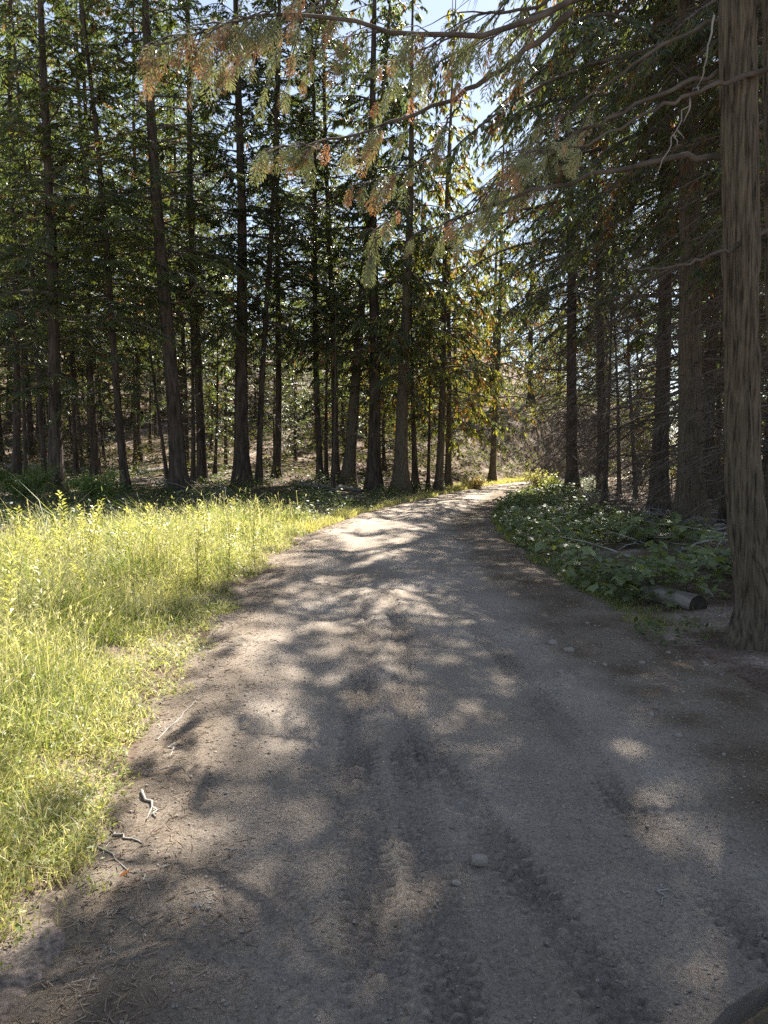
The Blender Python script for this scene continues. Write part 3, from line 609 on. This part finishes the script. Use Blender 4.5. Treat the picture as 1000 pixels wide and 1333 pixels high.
def grass_right():
    r = np.random.default_rng(52); mb = MB(); n = 26000
    y = r.uniform(6.5, 42, n); x = er(y)-0.12+np.abs(r.normal(0, 0.4, n)); h = r.uniform(0.05, 0.2, n)*(0.2+vn(x*2, y*2))*np.where(y < 16, 0.6, 1); w = 0.003+0.0007*y
    k = r.random((n, 1)); c = GR*(1-k)+LIME*k*0.8; V, Q, T_, C = blades(n, x, y, h, w*np.ones(n), c, 0.5, 6); mb.add(V, Q, T_, C)
    n = 14000; y = r.uniform(15, 44, n); x = el(y)+0.1-np.abs(r.normal(0, 0.4, n)); h = r.uniform(0.05, 0.25, n)*(0.3+vn(x*2, y*2)); k = r.random((n, 1)); c = STRAW*(1-k)+LIME*k
    V, Q, T_, C = blades(n, x, y, h, 0.003+0.0007*y, c, 0.5, 7); mb.add(V, Q, T_, C)
    o = obj('roadside_grass', mb.build('roadside_grass', [M['grass']])); tag(o, 'short thin grass along both edges of the dirt road', 'grass', kind='stuff')
grass_right()

# broad-leaved thimbleberry plants on the right verge: each leaf a lobed, folded sheet
def palm_leaf(seed):
    r = np.random.default_rng(seed); a = np.radians([-168, -125, -100, -70, -45, -22, 0, 22, 45, 70, 100, 125, 168]); q = np.array([0.42, 0.72, 0.55, 0.9, 0.66, 0.78, 1.08, 0.78, 0.66, 0.9, 0.55, 0.72, 0.42])*r.uniform(0.92, 1.08, 13)
    V = [(0, 0, 0)]+[(math.cos(b)*s*0.5, math.sin(b)*s*0.5, -0.16*s*s*(0.6+abs(math.sin(b)))+r.normal(0, 0.02)) for b, s in zip(a, q)]
    k = r.uniform(0.75, 1.2)
    return mesh('leaf', np.array(V), None, [(0, i, i+1) for i in range(1, 13)], np.tile(np.array([0.22, 0.26, 0.12])*k, (14, 1)), [M['broad']])
PL = [palm_leaf(60+i) for i in range(5)]
def plant_points(r, n, ymin=8.2, ymax=24):
    out = []
    while len(out) < n:
        y = r.uniform(ymin, ymax); x = float(er(y))+0.05+r.random()**1.2*(2.6 if y < 14 else 2.2)
        if vn(x*0.9+3, y*0.9) > 0.33: out.append((x, y))
    return out
def thimbleberry():
    r = np.random.default_rng(61)
    stem_v, stem_q = tubes(np.array([[(0, 0, -0.03), (0.01, 0.0, 0.2), (0.0, 0.02, 0.4)]]), np.array([[0.005, 0.004, 0.003]]), 5)
    sme = mesh('stem', stem_v, stem_q, None, None, [M['twig']])
    for i, (x, y) in enumerate(sorted(plant_points(r, 52, 8.0, 15), key=lambda p: p[1])):
        o = empty('thimbleberry_plant', (x, y, gz1(x, y))); h = r.uniform(0.6, 1.2)
        tag(o, 'broad leaved berry plant with lobed leaves on the right verge', 'plant', 'berry plants on the right verge')
        obj('stem', sme, o, scale=(1, 1, h))
        for k in range(r.integers(5, 8)):
            a = r.uniform(0, 6.28); q = r.uniform(0.06, 0.2); z = 0.4*h*r.uniform(0.45, 1.05); s = r.uniform(0.16, 0.28)
            obj('leaf', PL[r.integers(0, 5)], o, loc=(math.cos(a)*q, math.sin(a)*q, z), rot=(r.normal(0, 0.3), r.normal(0.2, 0.3), a), scale=s)
    mb = MB()
    for x, y in plant_points(r, 620, 7.6, 27):
        me = PL[r.integers(0, 5)]; V0 = np.empty(14*3, np.float32); me.vertices.foreach_get('co', V0); V0 = V0.reshape(-1, 3)
        for k in range(6):
            a = r.uniform(0, 6.28); s = r.uniform(0.1, 0.2); m_ = np.array(Matrix.Rotation(a, 3, 'Z') @ Matrix.Rotation(r.normal(0.15, 0.3), 3, 'Y') @ Matrix.Rotation(r.normal(0, 0.3), 3, 'X'))
            V = V0*s @ m_.T+np.array([x+r.normal(0, 0.14), y+r.normal(0, 0.14), gz1(x, y)+r.uniform(0.06, 0.42)])
            mb.add(V, None, [(0, i, i+1) for i in range(1, 13)], C=np.array([0.19, 0.23, 0.1])*r.uniform(0.7, 1.3))
    o = obj('berry_leaf_cover', mb.build('berry_leaf_cover', [M['broad']])); tag(o, 'mass of smaller lobed berry leaves filling the right verge', 'undergrowth', kind='stuff')
thimbleberry()

# leafy weeds that stand above the meadow
def weed_mesh(seed, h=0.75, n=60, L=0.12, W=0.022, c=LIME):
    r = np.random.default_rng(seed); mb = MB(); z = np.linspace(0, 1, 8)
    ln = r.normal(0, 0.08, 2); P = np.stack([ln[0]*z**2, ln[1]*z**2, h*z-0.03], -1)
    V, Q = tubes(P[None], np.linspace(0.004, 0.0015, 8)[None], 5); mb.add(V, Q, C=GR)
    t = np.linspace(0.12, 1, n); a = np.arange(n)*2.4+r.normal(0, 0.3, n)
    p = np.stack([ln[0]*t**2, ln[1]*t**2, h*t-0.03], -1); D = np.stack([np.cos(a), np.sin(a), 0.5+0.5*t], -1)
    V, Q = kites(p, D, np.tile(UP, (n, 1))+r.normal(0, 0.2, (n, 3)), L*(1.15-0.6*t)*r.uniform(0.8, 1.2, n), np.full(n, W), 0.45, 0.35)
    mb.add(V, Q, C=np.repeat(np.tile(c, (n, 1))*r.uniform(0.75, 1.15, (n, 1)), 4, 0)); return mb
WD = [weed_mesh(70+i, h).build('leafy_stem', [M['herb']]) for i, h in enumerate((0.8, 0.65, 0.55, 0.9))]
r_ = np.random.default_rng(77)
for i, (px, py, k, sc) in enumerate([(92, 705, 0, 1.1), (78, 715, 1, 1), (110, 712, 1, 1), (150, 708, 2, 1.1), (185, 700, 0, .9), (200, 705, 1, 1), (215, 702, 2, 1), (172, 703, 2, 1), (245, 690, 0, .9), (258, 690, 1, 1), (275, 685, 2, 1), (20, 730, 3, .9), (45, 722, 1, .9), (300, 683, 1, .8), (330, 680, 2, .8), (10, 850, 3, .85), (60, 800, 1, .9), (25, 800, 2, 1), (130, 760, 2, .9), (5, 745, 0, .9)]+[(float(x), 705-float(x)*0.07+float(e), int(k), 0.9) for x, e, k in zip(r_.uniform(0, 340, 22), r_.uniform(-4, 40, 22), r_.integers(0, 4, 22))]):
    g_ = on_ground(px, py+48)
    o = obj('weed_plant', WD[k], None, (g_[0], g_[1], g_[2]), (r_.normal(0, 0.08), r_.normal(0, 0.08), r_.uniform(0, 6)), sc*1.2)
    tag(o, 'leafy green weed standing above the sunlit meadow grass', 'weed', 'leafy weeds in the meadow')
def stalk(p0, p1, seed):
    r = np.random.default_rng(seed); p0 = np.array(p0); d = np.array(p1)-p0; t = np.linspace(-0.03, 1, 9)[:, None]
    P = d*t+np.array([0, 0, -0.04])*t**3
    mb = MB(); V, Q = tubes(P[None], np.linspace(0.004, 0.002, 9)[None], 5); mb.add(V, Q, C=STRAW*1.1)
    n = 50; tt = r.uniform(0.72, 1.0, (n, 1)); q = d*tt+np.array([0, 0, -0.04])*tt**3
    V, Q = kites(q, nrm(d)*1.2+r.normal(0, 0.25, (n, 3)), r.normal(0, 1, (n, 3)), np.full(n, 0.03), np.full(n, 0.009)); mb.add(V, Q, C=STRAW*1.15)
    o = obj('grass_stalk', mb.build('grass_stalk', [M['grass']]), None, tuple(p0)); tag(o, 'tall dry straw coloured seed stalk rising above the meadow', 'grass stalk', 'dry seed stalks in the meadow')
for i, (bx, by, tx, ty) in enumerate([(27, 790, 1, 660), (20, 780, 0, 686), (58, 780, 35, 647), (80, 760, 77, 675), (105, 760, 105, 665), (165, 750, 160, 663), (175, 750, 169, 661), (190, 745, 177, 650), (130, 745, 118, 690), (205, 740, 212, 668)]):
    g_ = on_ground(bx, by); stalk(g_, at(tx, ty, g_[1]), 80+i)

# ferns and a bright shrub
def fern(px, py, seed, n=8, L=0.8, c=LIME*0.8, label='', name='fern'):
    r = np.random.default_rng(seed); g_ = on_ground(px, py); root = empty(name, g_); tag(root, label, 'fern')
    for i in range(n):
        mb = MB(); a = i*6.28/n+r.normal(0, 0.3); l = L*r.uniform(0.7, 1.1); t = np.linspace(0, 1, 9)[:, None]; d = np.array([math.cos(a), math.sin(a), 0])
        P = d*l*t*0.8+UP*(l*(1.0*t-0.75*t*t)); V, Q = tubes(P[None], np.linspace(0.005, 0.0015, 9)[None], 4); mb.add(V, Q, C=c*0.6)
        k = 26; u_ = np.linspace(0.15, 0.98, k)[:, None]; q = d*l*u_*0.8+UP*(l*(1.0*u_-0.75*u_*u_)); sd = np.cross(d, UP)
        for s in (-1, 1):
            V, Q = kites(q.copy(), sd*s+d*0.4+np.array([0, 0, -0.1]), np.tile(UP, (k, 1)), (0.24*l*np.sin(np.pi*(0.12+0.86*u_[:, 0]))), np.full(k, 0.035), 0.35, 0.1); mb.add(V, Q, C=c*r.uniform(0.8, 1.2))
        obj('frond', mb.build('frond', [M['herb']]), root)
fern(304, 672, 91, label='bright fern catching sun beside the arching dead bough')
fern(282, 672, 92, n=6, L=0.6, label='small fern at the top of the sunlit meadow')
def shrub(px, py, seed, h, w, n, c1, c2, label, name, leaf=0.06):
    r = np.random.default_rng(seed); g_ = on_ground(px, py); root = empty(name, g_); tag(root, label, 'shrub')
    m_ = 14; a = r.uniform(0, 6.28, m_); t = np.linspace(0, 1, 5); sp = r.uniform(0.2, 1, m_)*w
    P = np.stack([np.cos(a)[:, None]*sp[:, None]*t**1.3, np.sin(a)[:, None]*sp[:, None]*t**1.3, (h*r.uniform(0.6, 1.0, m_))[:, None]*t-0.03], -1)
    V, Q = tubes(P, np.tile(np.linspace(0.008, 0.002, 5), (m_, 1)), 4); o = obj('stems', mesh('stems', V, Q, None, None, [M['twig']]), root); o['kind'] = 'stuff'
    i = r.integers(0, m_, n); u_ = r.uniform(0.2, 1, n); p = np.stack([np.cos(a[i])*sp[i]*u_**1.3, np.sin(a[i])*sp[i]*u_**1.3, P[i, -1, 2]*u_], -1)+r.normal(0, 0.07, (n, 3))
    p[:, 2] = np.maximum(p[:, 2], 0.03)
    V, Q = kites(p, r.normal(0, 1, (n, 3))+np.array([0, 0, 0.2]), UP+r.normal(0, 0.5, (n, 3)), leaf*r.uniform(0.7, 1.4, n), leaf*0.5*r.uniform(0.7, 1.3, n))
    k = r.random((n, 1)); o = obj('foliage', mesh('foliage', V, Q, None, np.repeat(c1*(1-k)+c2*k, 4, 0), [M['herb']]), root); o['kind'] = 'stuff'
shrub(704, 640, 95, 1.0, 0.8, 1400, LIME, STRAW*0.8, 'sunlit yellow green shrub where the road bends out of sight', 'leafy_shrub', 0.1)
shrub(716, 645, 96, 0.8, 0.7, 900, LIME, GR, 'smaller green shrub in front of the dark drooping tree', 'leafy_shrub', 0.1)
shrub(620, 637, 97, 0.55, 0.7, 900, STRAW, np.array([0.42, 0.3, 0.12]), 'tawny dry grass clump at the left edge of the far road', 'dry_clump', 0.12)
shrub(690, 662, 98, 0.5, 0.6, 700, LIME, GR, 'low leafy shrub on the right verge near the bend', 'leafy_shrub', 0.08)
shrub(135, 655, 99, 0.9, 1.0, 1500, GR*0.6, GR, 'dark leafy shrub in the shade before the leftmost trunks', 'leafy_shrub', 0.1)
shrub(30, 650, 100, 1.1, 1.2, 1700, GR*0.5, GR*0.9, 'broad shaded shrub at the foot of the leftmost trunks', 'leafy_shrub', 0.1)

# arching dead bough lying at the meadow's far side
def bough(px, py, seed, n, L, label, name='dead_bough', m='deadwood', rise=0.6, spread=1.0):
    r = np.random.default_rng(seed); g_ = on_ground(px, py); a = r.normal(0, spread, n)+r.choice([0, math.pi], n)*0.9; l = L*r.uniform(0.4, 1.0, n); t = np.linspace(0, 1, 9)
    P = np.stack([np.cos(a)[:, None]*l[:, None]*t, np.sin(a)[:, None]*l[:, None]*t*0.6, (rise*r.uniform(0.4, 1.2, n)*l)[:, None]*(2.0*t-1.9*t*t)], -1)
    P[1:, :, :] += np.cumsum(r.normal(0, 0.012, P[1:].shape), 1); P[:, :, 2] = np.maximum(P[:, :, 2], -0.02)
    V, Q = tubes(P, np.tile(np.linspace(0.009, 0.002, 9), (n, 1)), 4); mb = MB(); mb.add(V, Q)
    k = n*8; i = r.integers(0, n, k); j = r.integers(3, 8, k); q = P[i, j]; d = nrm(P[i, j+1-1]-P[i, j-1])+r.normal(0, 0.5, (k, 3)); e = q+nrm(d)*r.uniform(0.1, 0.3, (k, 1))+np.array([0, 0, -0.05])
    V, Q = tubes(np.stack([q, e], 1), np.tile([0.003, 0.0015], (k, 1)), 3); mb.add(V, Q)
    o = obj(name, mb.build(name, [M[m]]), None, g_); tag(o, label, 'dead branch'); o['kind'] = 'thing'
    del o['kind']
bough(270, 655, 101, 26, 1.3, 'arching dead grey bough at the far side of the meadow')
bough(215, 640, 102, 12, 1.6, 'dead twiggy bough propped against a thick fir trunk')
bough(885, 690, 103, 16, 1.8, 'dead branches sprawled at the foot of the two big trunks', rise=0.4)
bough(770, 668, 104, 30, 1.6, 'tangled dry brush pile under the drooping tree', m='twig')
bough(830, 672, 105, 24, 1.5, 'tangled dry brush between the thin poles and big trunks', m='twig')
bough(930, 650, 106, 24, 2.2, 'dead branches heaped behind the larger rough trunk')
bough(945, 740, 107, 10, 0.7, 'small dry twigs beside the twin stemmed cedar', m='twig')

# ------------------------------------------------------------------ logs, sticks, stones
def log_mesh(L, r0, r1, seed, bend=0.05):
    r = np.random.default_rng(seed); k = 22; s = 18; t = np.linspace(0, 1, k); A = np.arange(s)*2*np.pi/s
    rad = (r0+(r1-r0)*t)[:, None]*(1+0.09*(vn(np.cos(A)[None]*2+seed, np.sin(A)[None]*2+t[:, None]*2)-0.5)*2+0.03*r.normal(0, 1, (1, s)))
    V = np.stack([np.tile((t*L)[:, None], (1, s)), np.cos(A)*rad+bend*np.sin(3*t)[:, None], np.sin(A)*rad], -1)
    i = np.arange(k-1)[:, None]*s; j = np.arange(s)[None]; j2 = (j+1) % s
    Q = np.stack([i+j, i+j2, i+s+j2, i+s+j], -1).reshape(-1, 4)
    body = mesh('log_body', V, Q, None, None, [M['oldlog']], smooth=True)
    ends = []
    for e, sg in ((0, -1), (k-1, 1)):
        c = V[e].mean(0); rim = V[e]*0.995+c*0.005; rim[:, 0] += sg*0.003
        W = np.concatenate([[c+np.array([sg*-0.01, 0, 0])], rim]); T_ = [(0, 1+q, 1+(q+1) % s) for q in range(s)]
        if sg < 0: T_ = [(a, c_, b) for a, b, c_ in T_]
        ends.append(mesh('cut_end', W, None, T_, None, [M['cutend']]))
    return body, ends
def log(p, q, r0, r1, label, seed, lift=0.7):
    p = np.array(p, float); q = np.array(q, float); p[2] += r0*lift; q[2] += r1*lift; d = Vector(q-p)
    root = empty('fallen_log', tuple(p), d.to_track_quat('X', 'Z').to_euler()); tag(root, label, 'log')
    b, e = log_mesh(d.length, r0, r1, seed); obj('log_body', b, root); [obj('cut_end', x, root) for x in e]
g1 = on_ground(909, 794); 
log(g1, (g1[0]-0.28, g1[1]+1.15, gz1(g1[0]-.28, g1[1]+1.15)), 0.105, 0.10, 'short grey sawn log lying beside the twin stemmed cedar', 111, 0.35)
def plog(a, b, r0, r1, label, seed): log(on_ground(*a), on_ground(*b), r0, r1, label, seed)
plog((385, 634), (470, 640), 0.12, 0.09, 'fallen log lying across the foot of the leaning trunk', 112)
plog((10, 612), (130, 616), 0.16, 0.12, 'pale fallen log sunlit behind the leftmost trunks', 113)
plog((180, 618), (225, 612), 0.12, 0.1, 'short pale log on the sunlit forest floor', 114)
plog((225, 604), (310, 611), 0.14, 0.1, 'fallen trunk on the slope behind the tall dark fir', 115)
plog((790, 665), (860, 676), 0.1, 0.07, 'weathered pole lying under the drooping branches', 116)
def stick(px, py, qx, qy, r0, label, seed, group=None):
    a = np.array(on_ground(px, py)); b = np.array(on_ground(qx, qy)); r = np.random.default_rng(seed); t = np.linspace(0, 1, 8)[:, None]
    P = (b-a)*t; P[1:-1, :2] += r.normal(0, 0.012, (6, 2)); P[:, 2] += np.array([rz(*(a+P[k])[:2]) if el(a[1])-0.1 < a[0] else gz1(*(a+P[k])[:2]) for k in range(8)])-a[2]+r0*0.6
    V, Q = tubes(P[None], np.linspace(r0, r0*0.4, 8)[None], 6); mb = MB(); mb.add(V, Q)
    if r0 > 0.006:
        d = nrm(b-a); e = P[5]+np.array([d[1], -d[0], 0.02])*0.06+d*0.06; V, Q = tubes(np.array([[P[4], (P[4]+e)/2, e]]), np.array([[r0*.6, r0*.5, r0*.25]]), 5); mb.add(V, Q)
    o = obj('stick', mb.build('stick', [M['deadwood']], True), None, tuple(a)); tag(o, label, 'stick', group)
stick(185, 1035, 203, 1070, 0.008, 'thick pale forked stick on the road beside the grass edge', 121)
stick(150, 1080, 185, 1102, 0.006, 'short pale stick next to the forked stick', 122)
stick(118, 1095, 180, 1142, 0.005, 'long thin curved stick lying at the grass edge', 123)
stick(205, 965, 265, 915, 0.005, 'pale twig pointing from the grass on to the road', 124)
stick(228, 970, 226, 990, 0.004, 'tiny upright looking pale twig on the road edge', 125)
stick(860, 1162, 864, 1190, 0.004, 'small straw coloured twig in the sunlit patch of road', 126)
for i in range(16):
    x = r_.uniform(120, 330); y = r_.uniform(880, 1260); a = r_.uniform(0, 3.14); l = r_.uniform(15, 45)
    stick(x, y, x+math.cos(a)*l, y+math.sin(a)*l*0.6, 0.0028, 'thin dry twig scattered along the grassy edge of the road', 130+i, 'thin twigs at the road edge')

def stone_mesh(seed, sub=2):
    import bmesh
    bm = bmesh.new(); bmesh.ops.create_icosphere(bm, subdivisions=sub, radius=1); r = np.random.default_rng(seed)
    dirs = nrm(r.normal(0, 1, (9, 3))); lim = r.uniform(0.62, 0.95, 9)
    for v in bm.verts:
        p = np.array(v.co)
        for d, k in zip(dirs, lim):
            e = p@d
            if e > k: p = p-d*(e-k)*0.85
        v.co = p*np.array([1, 0.75, 0.6])
    me = bpy.data.meshes.new('stone'); bm.to_mesh(me); bm.free(); me.materials.append(M['stone'])
    return me
SM = [stone_mesh(140+i) for i in range(5)]
def stone(px, py, wpx, label, k, group=None, sink=0.1):
    g_ = on_ground(px, py); s = 0.5*wpx/FPX*math.hypot(g_[1], CAM_H)
    o = obj('stone', SM[k % 5], None, (g_[0], g_[1], rz(g_[0], g_[1])+s*sink), (r_.normal(0, .2), r_.normal(0, .2), r_.uniform(0, 6)), s); tag(o, label, 'stone', group)
stone(625, 1137, 26, 'fist sized grey stone on the road at the edge of a sun patch', 0, sink=0.25)
stone(594, 1166, 13, 'dark pebble just in front of the fist sized grey stone', 1)
stone(720, 842, 18, 'flat pale stone in the sunlit hollow on the right of the road', 2)
stone(741, 851, 14, 'pale stone beside the flat stone in the sunlit hollow', 3)
stone(257, 1195, 12, 'rounded pebble near the grassy edge of the road', 4)
stone(882, 966, 14, 'dull stone in the shade on the right side of the road', 0)
for i in range(34):
    x = r_.uniform(250, 960); y = r_.uniform(760, 1320); 
    stone(x, y, r_.uniform(3.5, 8), 'small loose pebble on the dirt road', i, 'pebbles on the road')
for i in range(14):
    stone(r_.uniform(690, 990), r_.uniform(830, 1000), r_.uniform(5, 11), 'loose stone along the shaded right side of the road', i, 'stones along the right of the road')
def gravel():
    r = np.random.default_rng(150); mb = MB(); n = 5200
    base = np.array([(1, 0, 0), (-0.5, 0.87, 0), (-0.5, -0.87, 0), (0.2, 0.1, 0.8), (0, 0, -0.6)]); tr = [(0, 1, 3), (1, 2, 3), (2, 0, 3), (1, 0, 4), (2, 1, 4), (0, 2, 4)]
    y = np.exp(r.uniform(np.log(1.4), np.log(14), n)); u_ = r.random(n); x = el(y)+(er(y)-el(y))*u_
    for k in range(n):
        s = r.uniform(0.003, 0.009)*(1+0.05*y[k]); a = r.uniform(0, 6.28); c, s_ = math.cos(a), math.sin(a); V = base*s*r.uniform(0.7, 1.3, 3); V = np.stack([V[:, 0]*c-V[:, 1]*s_, V[:, 0]*s_+V[:, 1]*c, V[:, 2]], -1)
        mb.add(V+np.array([x[k], y[k], rz(x[k], y[k])+s*0.15]), None, tr)
    o = obj('gravel', mb.build('gravel', [M['stone']])); tag(o, 'fine loose gravel scattered over the dirt road', 'gravel', kind='stuff')
gravel()
def litter_():
    r = np.random.default_rng(160); mb = MB()
    n = 9000; y = np.exp(r.uniform(np.log(1.4), np.log(22), n)); sd = r.random(n) < 0.4; x = np.where(sd, el(y)+np.abs(r.normal(0, 0.35, n))-0.05, er(y)+r.normal(0.3, 0.7, n))
    z = np.array([max(rz(a, b), gz1(a, b)-0.03) if el(b) < a < er(b) else gz1(a, b) for a, b in zip(x, y)])+0.004
    a = r.uniform(0, 6.28, n); l = r.uniform(0.012, 0.055, n)*(1+0.03*y); d = np.stack([np.cos(a), np.sin(a), r.normal(0, 0.12, n)], -1)*l[:, None]
    p = np.stack([x, y, z], -1); V, Q = tubes(np.stack([p-d/2, p+d/2], 1), np.full((n, 2), 0.0011)*(1+0.1*y)[:, None]*r.uniform(0.6, 1.5, (n, 1)), 3); mb.add(V, Q)
    o = obj('twig_litter', mb.build('twig_litter', [M['litter']])); tag(o, 'fine dry twigs and needles littering both road edges', 'litter', kind='stuff')
    # slash on the forest floor
    mb = MB(); n = 900; left = r.random(n) < 0.6
    y = np.where(left, r.uniform(22, 46, n), r.uniform(8, 32, n)); x = np.where(left, r.uniform(-24, 1.5, n), er(y)+0.8+r.random(n)*9); ok = (x < el(y)-0.5) | (x > er(y)+0.6); x, y = x[ok], y[ok]; n = len(x)
    a = r.uniform(0, 6.28, n); l = r.uniform(0.3, 1.7, n); d = np.stack([np.cos(a)*l, np.sin(a)*l, r.uniform(-0.05, 0.28, n)*l], -1); p = np.stack([x, y, gz(x, y)+0.04], -1); t = np.linspace(0, 1, 5)
    P = p[:, None]+d[:, None]*t[None, :, None]+np.cumsum(r.normal(0, 0.03, (n, 5, 3)), 1)
    V, Q = tubes(P, (r.uniform(0.008, 0.03, n)[:, None])*(1-0.7*t)[None], 4); mb.add(V, Q)
    o = obj('woody_debris', mb.build('woody_debris', [M['deadwood']])); tag(o, 'grey dead sticks strewn over the forest floor between trunks', 'debris', kind='stuff')
litter_()
g_ = on_ground(155, 1153); V, Q = kites(np.array([[0, 0, 0.]]), np.array([[0.6, 0.5, 0.25]]), np.array([[0, 0.2, 1.]]), np.array([0.05]), np.array([0.03]))
V2 = V.copy(); V2[:, 2] -= 0.002
tag(obj('fallen_leaf', mesh('fallen_leaf', np.concatenate([V, V2]), [(0, 1, 2, 3), (7, 6, 5, 4)], None, np.tile([0.55, 0.22, 0.06], (8, 1)), [M['herb']]), None, (g_[0], g_[1], g_[2]+0.025)), 'orange fallen leaf at the edge of the grass', 'leaf')

# ------------------------------------------------------------------ the car whose front corner reaches into the picture
def car():
    m, n, l, b = mat('dark_car_paint'); b.inputs['Base Color'].default_value = (0.018, 0.02, 0.026, 1); b.inputs['Roughness'].default_value = 0.35; b.inputs['Coat Weight'].default_value = 0.4; b.inputs['Coat Roughness'].default_value = 0.08
    gl, n, l, b = mat('car_glass'); b.inputs['Base Color'].default_value = (0.01, 0.012, 0.014, 1); b.inputs['Roughness'].default_value = 0.05
    ty = noise_mat('tyre_rubber', (0.012, 0.012, 0.012), (0.03, 0.03, 0.03), 20, 0.8, 0.3, 60)
    mt, n, l, b = mat('wheel_metal'); b.inputs['Base Color'].default_value = (0.4, 0.4, 0.42, 1); b.inputs['Metallic'].default_value = 1; b.inputs['Roughness'].default_value = 0.35
    lm, n, l, b = mat('lamp_lens'); b.inputs['Base Color'].default_value = (0.7, 0.72, 0.75, 1); b.inputs['Roughness'].default_value = 0.08
    root = empty('parked_car', (1.12, -1.342, 0)); tag(root, 'dark car with its front corner at the edge of the dirt road', 'car')
    def loft(yy, hw, z0, z1, sides=48, ex=4.5):
        yy, hw, z0, z1 = map(np.asarray, (yy, hw, z0, z1)); a = np.arange(sides)*2*np.pi/sides
        cx_ = np.sign(np.cos(a))*np.abs(np.cos(a))**(2/ex); sz = np.sign(np.sin(a))*np.abs(np.sin(a))**(2/ex)
        V = np.stack([hw[:, None]*cx_, np.repeat(yy[:, None], sides, 1), ((z0+z1)/2)[:, None]+((z1-z0)/2)[:, None]*sz], -1); k = len(yy)
        i = np.arange(k-1)[:, None]*sides; j = np.arange(sides)[None]; j2 = (j+1) % sides
        Q = np.stack([i+j, i+sides+j, i+sides+j2, i+j2], -1).reshape(-1, 4); V = V.reshape(-1, 3)
        V = np.concatenate([V, [[0, yy[0], (z0[0]+z1[0])/2], [0, yy[-1], (z0[-1]+z1[-1])/2]]]); c0, c1 = k*sides, k*sides+1
        T_ = [(c0, q, (q+1) % sides) for q in range(sides)]+[(c1, (k-1)*sides+(q+1) % sides, (k-1)*sides+q) for q in range(sides)]
        return V, Q, T_
    t = np.linspace(0, 1, 40); y = -2.35+4.7*(1-np.cos(t*np.pi))/2
    e = np.clip((y-1.75)/0.6, 0, 1); e2 = np.clip((-1.9-y)/0.45, 0, 1)
    hw = 0.92*(1-0.55*e**3.2-0.12*e2**2); top = 1.13-0.06*np.clip((y-0.6)/1.5, 0, 1)**2-0.12*e**3; bot = 0.34+0.16*e**2+0.12*e2
    V, Q, T_ = loft(y, hw, bot, top); obj('body', mesh('body', V, Q, T_, None, [m], smooth=True), root)
    y = np.array([-2.1, -1.9, -1.2, -0.3, 0.25, 0.55, 0.8]); V, Q, T_ = loft(y, np.array([0.74, 0.78, 0.8, 0.8, 0.78, 0.76, 0.74]), np.full(7, 0.9), np.array([1.15, 1.4, 1.52, 1.53, 1.48, 1.3, 1.1]), ex=5)
    obj('cabin', mesh('cabin', V, Q, T_, None, [gl], smooth=True), root)
    y = np.array([-1.7, -1.2, -0.3, 0.2]); V, Q, T_ = loft(y, np.array([0.66, 0.7, 0.7, 0.64]), np.full(4, 1.46), np.array([1.5, 1.56, 1.57, 1.52]), ex=5); obj('roof', mesh('roof', V, Q, T_, None, [m], smooth=True), root)
    for sx in (-1, 1):
        for yy in (-1.4, 1.42):
            a = np.linspace(0, 2*np.pi, 33)[:-1]; pr = [(-0.1, 0.2), (-0.11, 0.31), (-0.08, 0.34), (0.08, 0.34), (0.11, 0.31), (0.1, 0.2)]
            V = np.array([[x, r*math.cos(q), r*math.sin(q)] for x, r in pr for q in a]); Q = [(i*32+j, i*32+(j+1) % 32, (i+1)*32+(j+1) % 32, (i+1)*32+j) for i in range(5) for j in range(32)]
            w = obj('wheel', mesh('wheel', V, Q, None, None, [ty], smooth=True), root, loc=(sx*0.83, yy, 0.345))
            V = [[sx*0.085, 0, 0]]+[[sx*(0.06+0.02*(k % 4 < 2)), 0.205*math.cos(q), 0.205*math.sin(q)] for k, q in enumerate(a)]
            obj('rim', mesh('rim', V, None, [(0, 1+k, 1+(k+1) % 32) for k in range(32)], None, [mt]), w)
        a = np.linspace(0, 2*np.pi, 21)[:-1]; V = [[sx*0.6, 2.3, 0.72]]+[[sx*(0.6+0.2*math.cos(q)), 2.24-0.16*abs(math.cos(q))*(math.cos(q) > 0), 0.72+0.07*math.sin(q)] for q in a]
        obj('headlight', mesh('headlight', V, None, [(0, 1+k, 1+(k+1) % 20) for k in range(20)], None, [lm]), root)
        V, Q, T_ = loft(np.array([0.45, 0.5, 0.6, 0.64]), np.array([0.06, 0.1, 0.1, 0.05]), np.array([0.98, 0.95, 0.95, 0.98]), np.array([1.06, 1.1, 1.1, 1.07]), 16, 3); V[:, 0] += sx*0.98
        obj('side_mirror', mesh('side_mirror', V, Q, T_, None, [m], smooth=True), root)
    V = np.array([[-0.5, 2.30, 0.5], [0.5, 2.30, 0.5], [0.5, 2.33, 0.68], [-0.5, 2.33, 0.68], [-0.5, 2.2, 0.5], [0.5, 2.2, 0.5], [0.5, 2.2, 0.68], [-0.5, 2.2, 0.68]])
    obj('grille', mesh('grille', V, [(0, 1, 2, 3), (1, 5, 6, 2), (4, 0, 3, 7), (3, 2, 6, 7), (0, 4, 5, 1)], None, None, [gl]), root)
car()
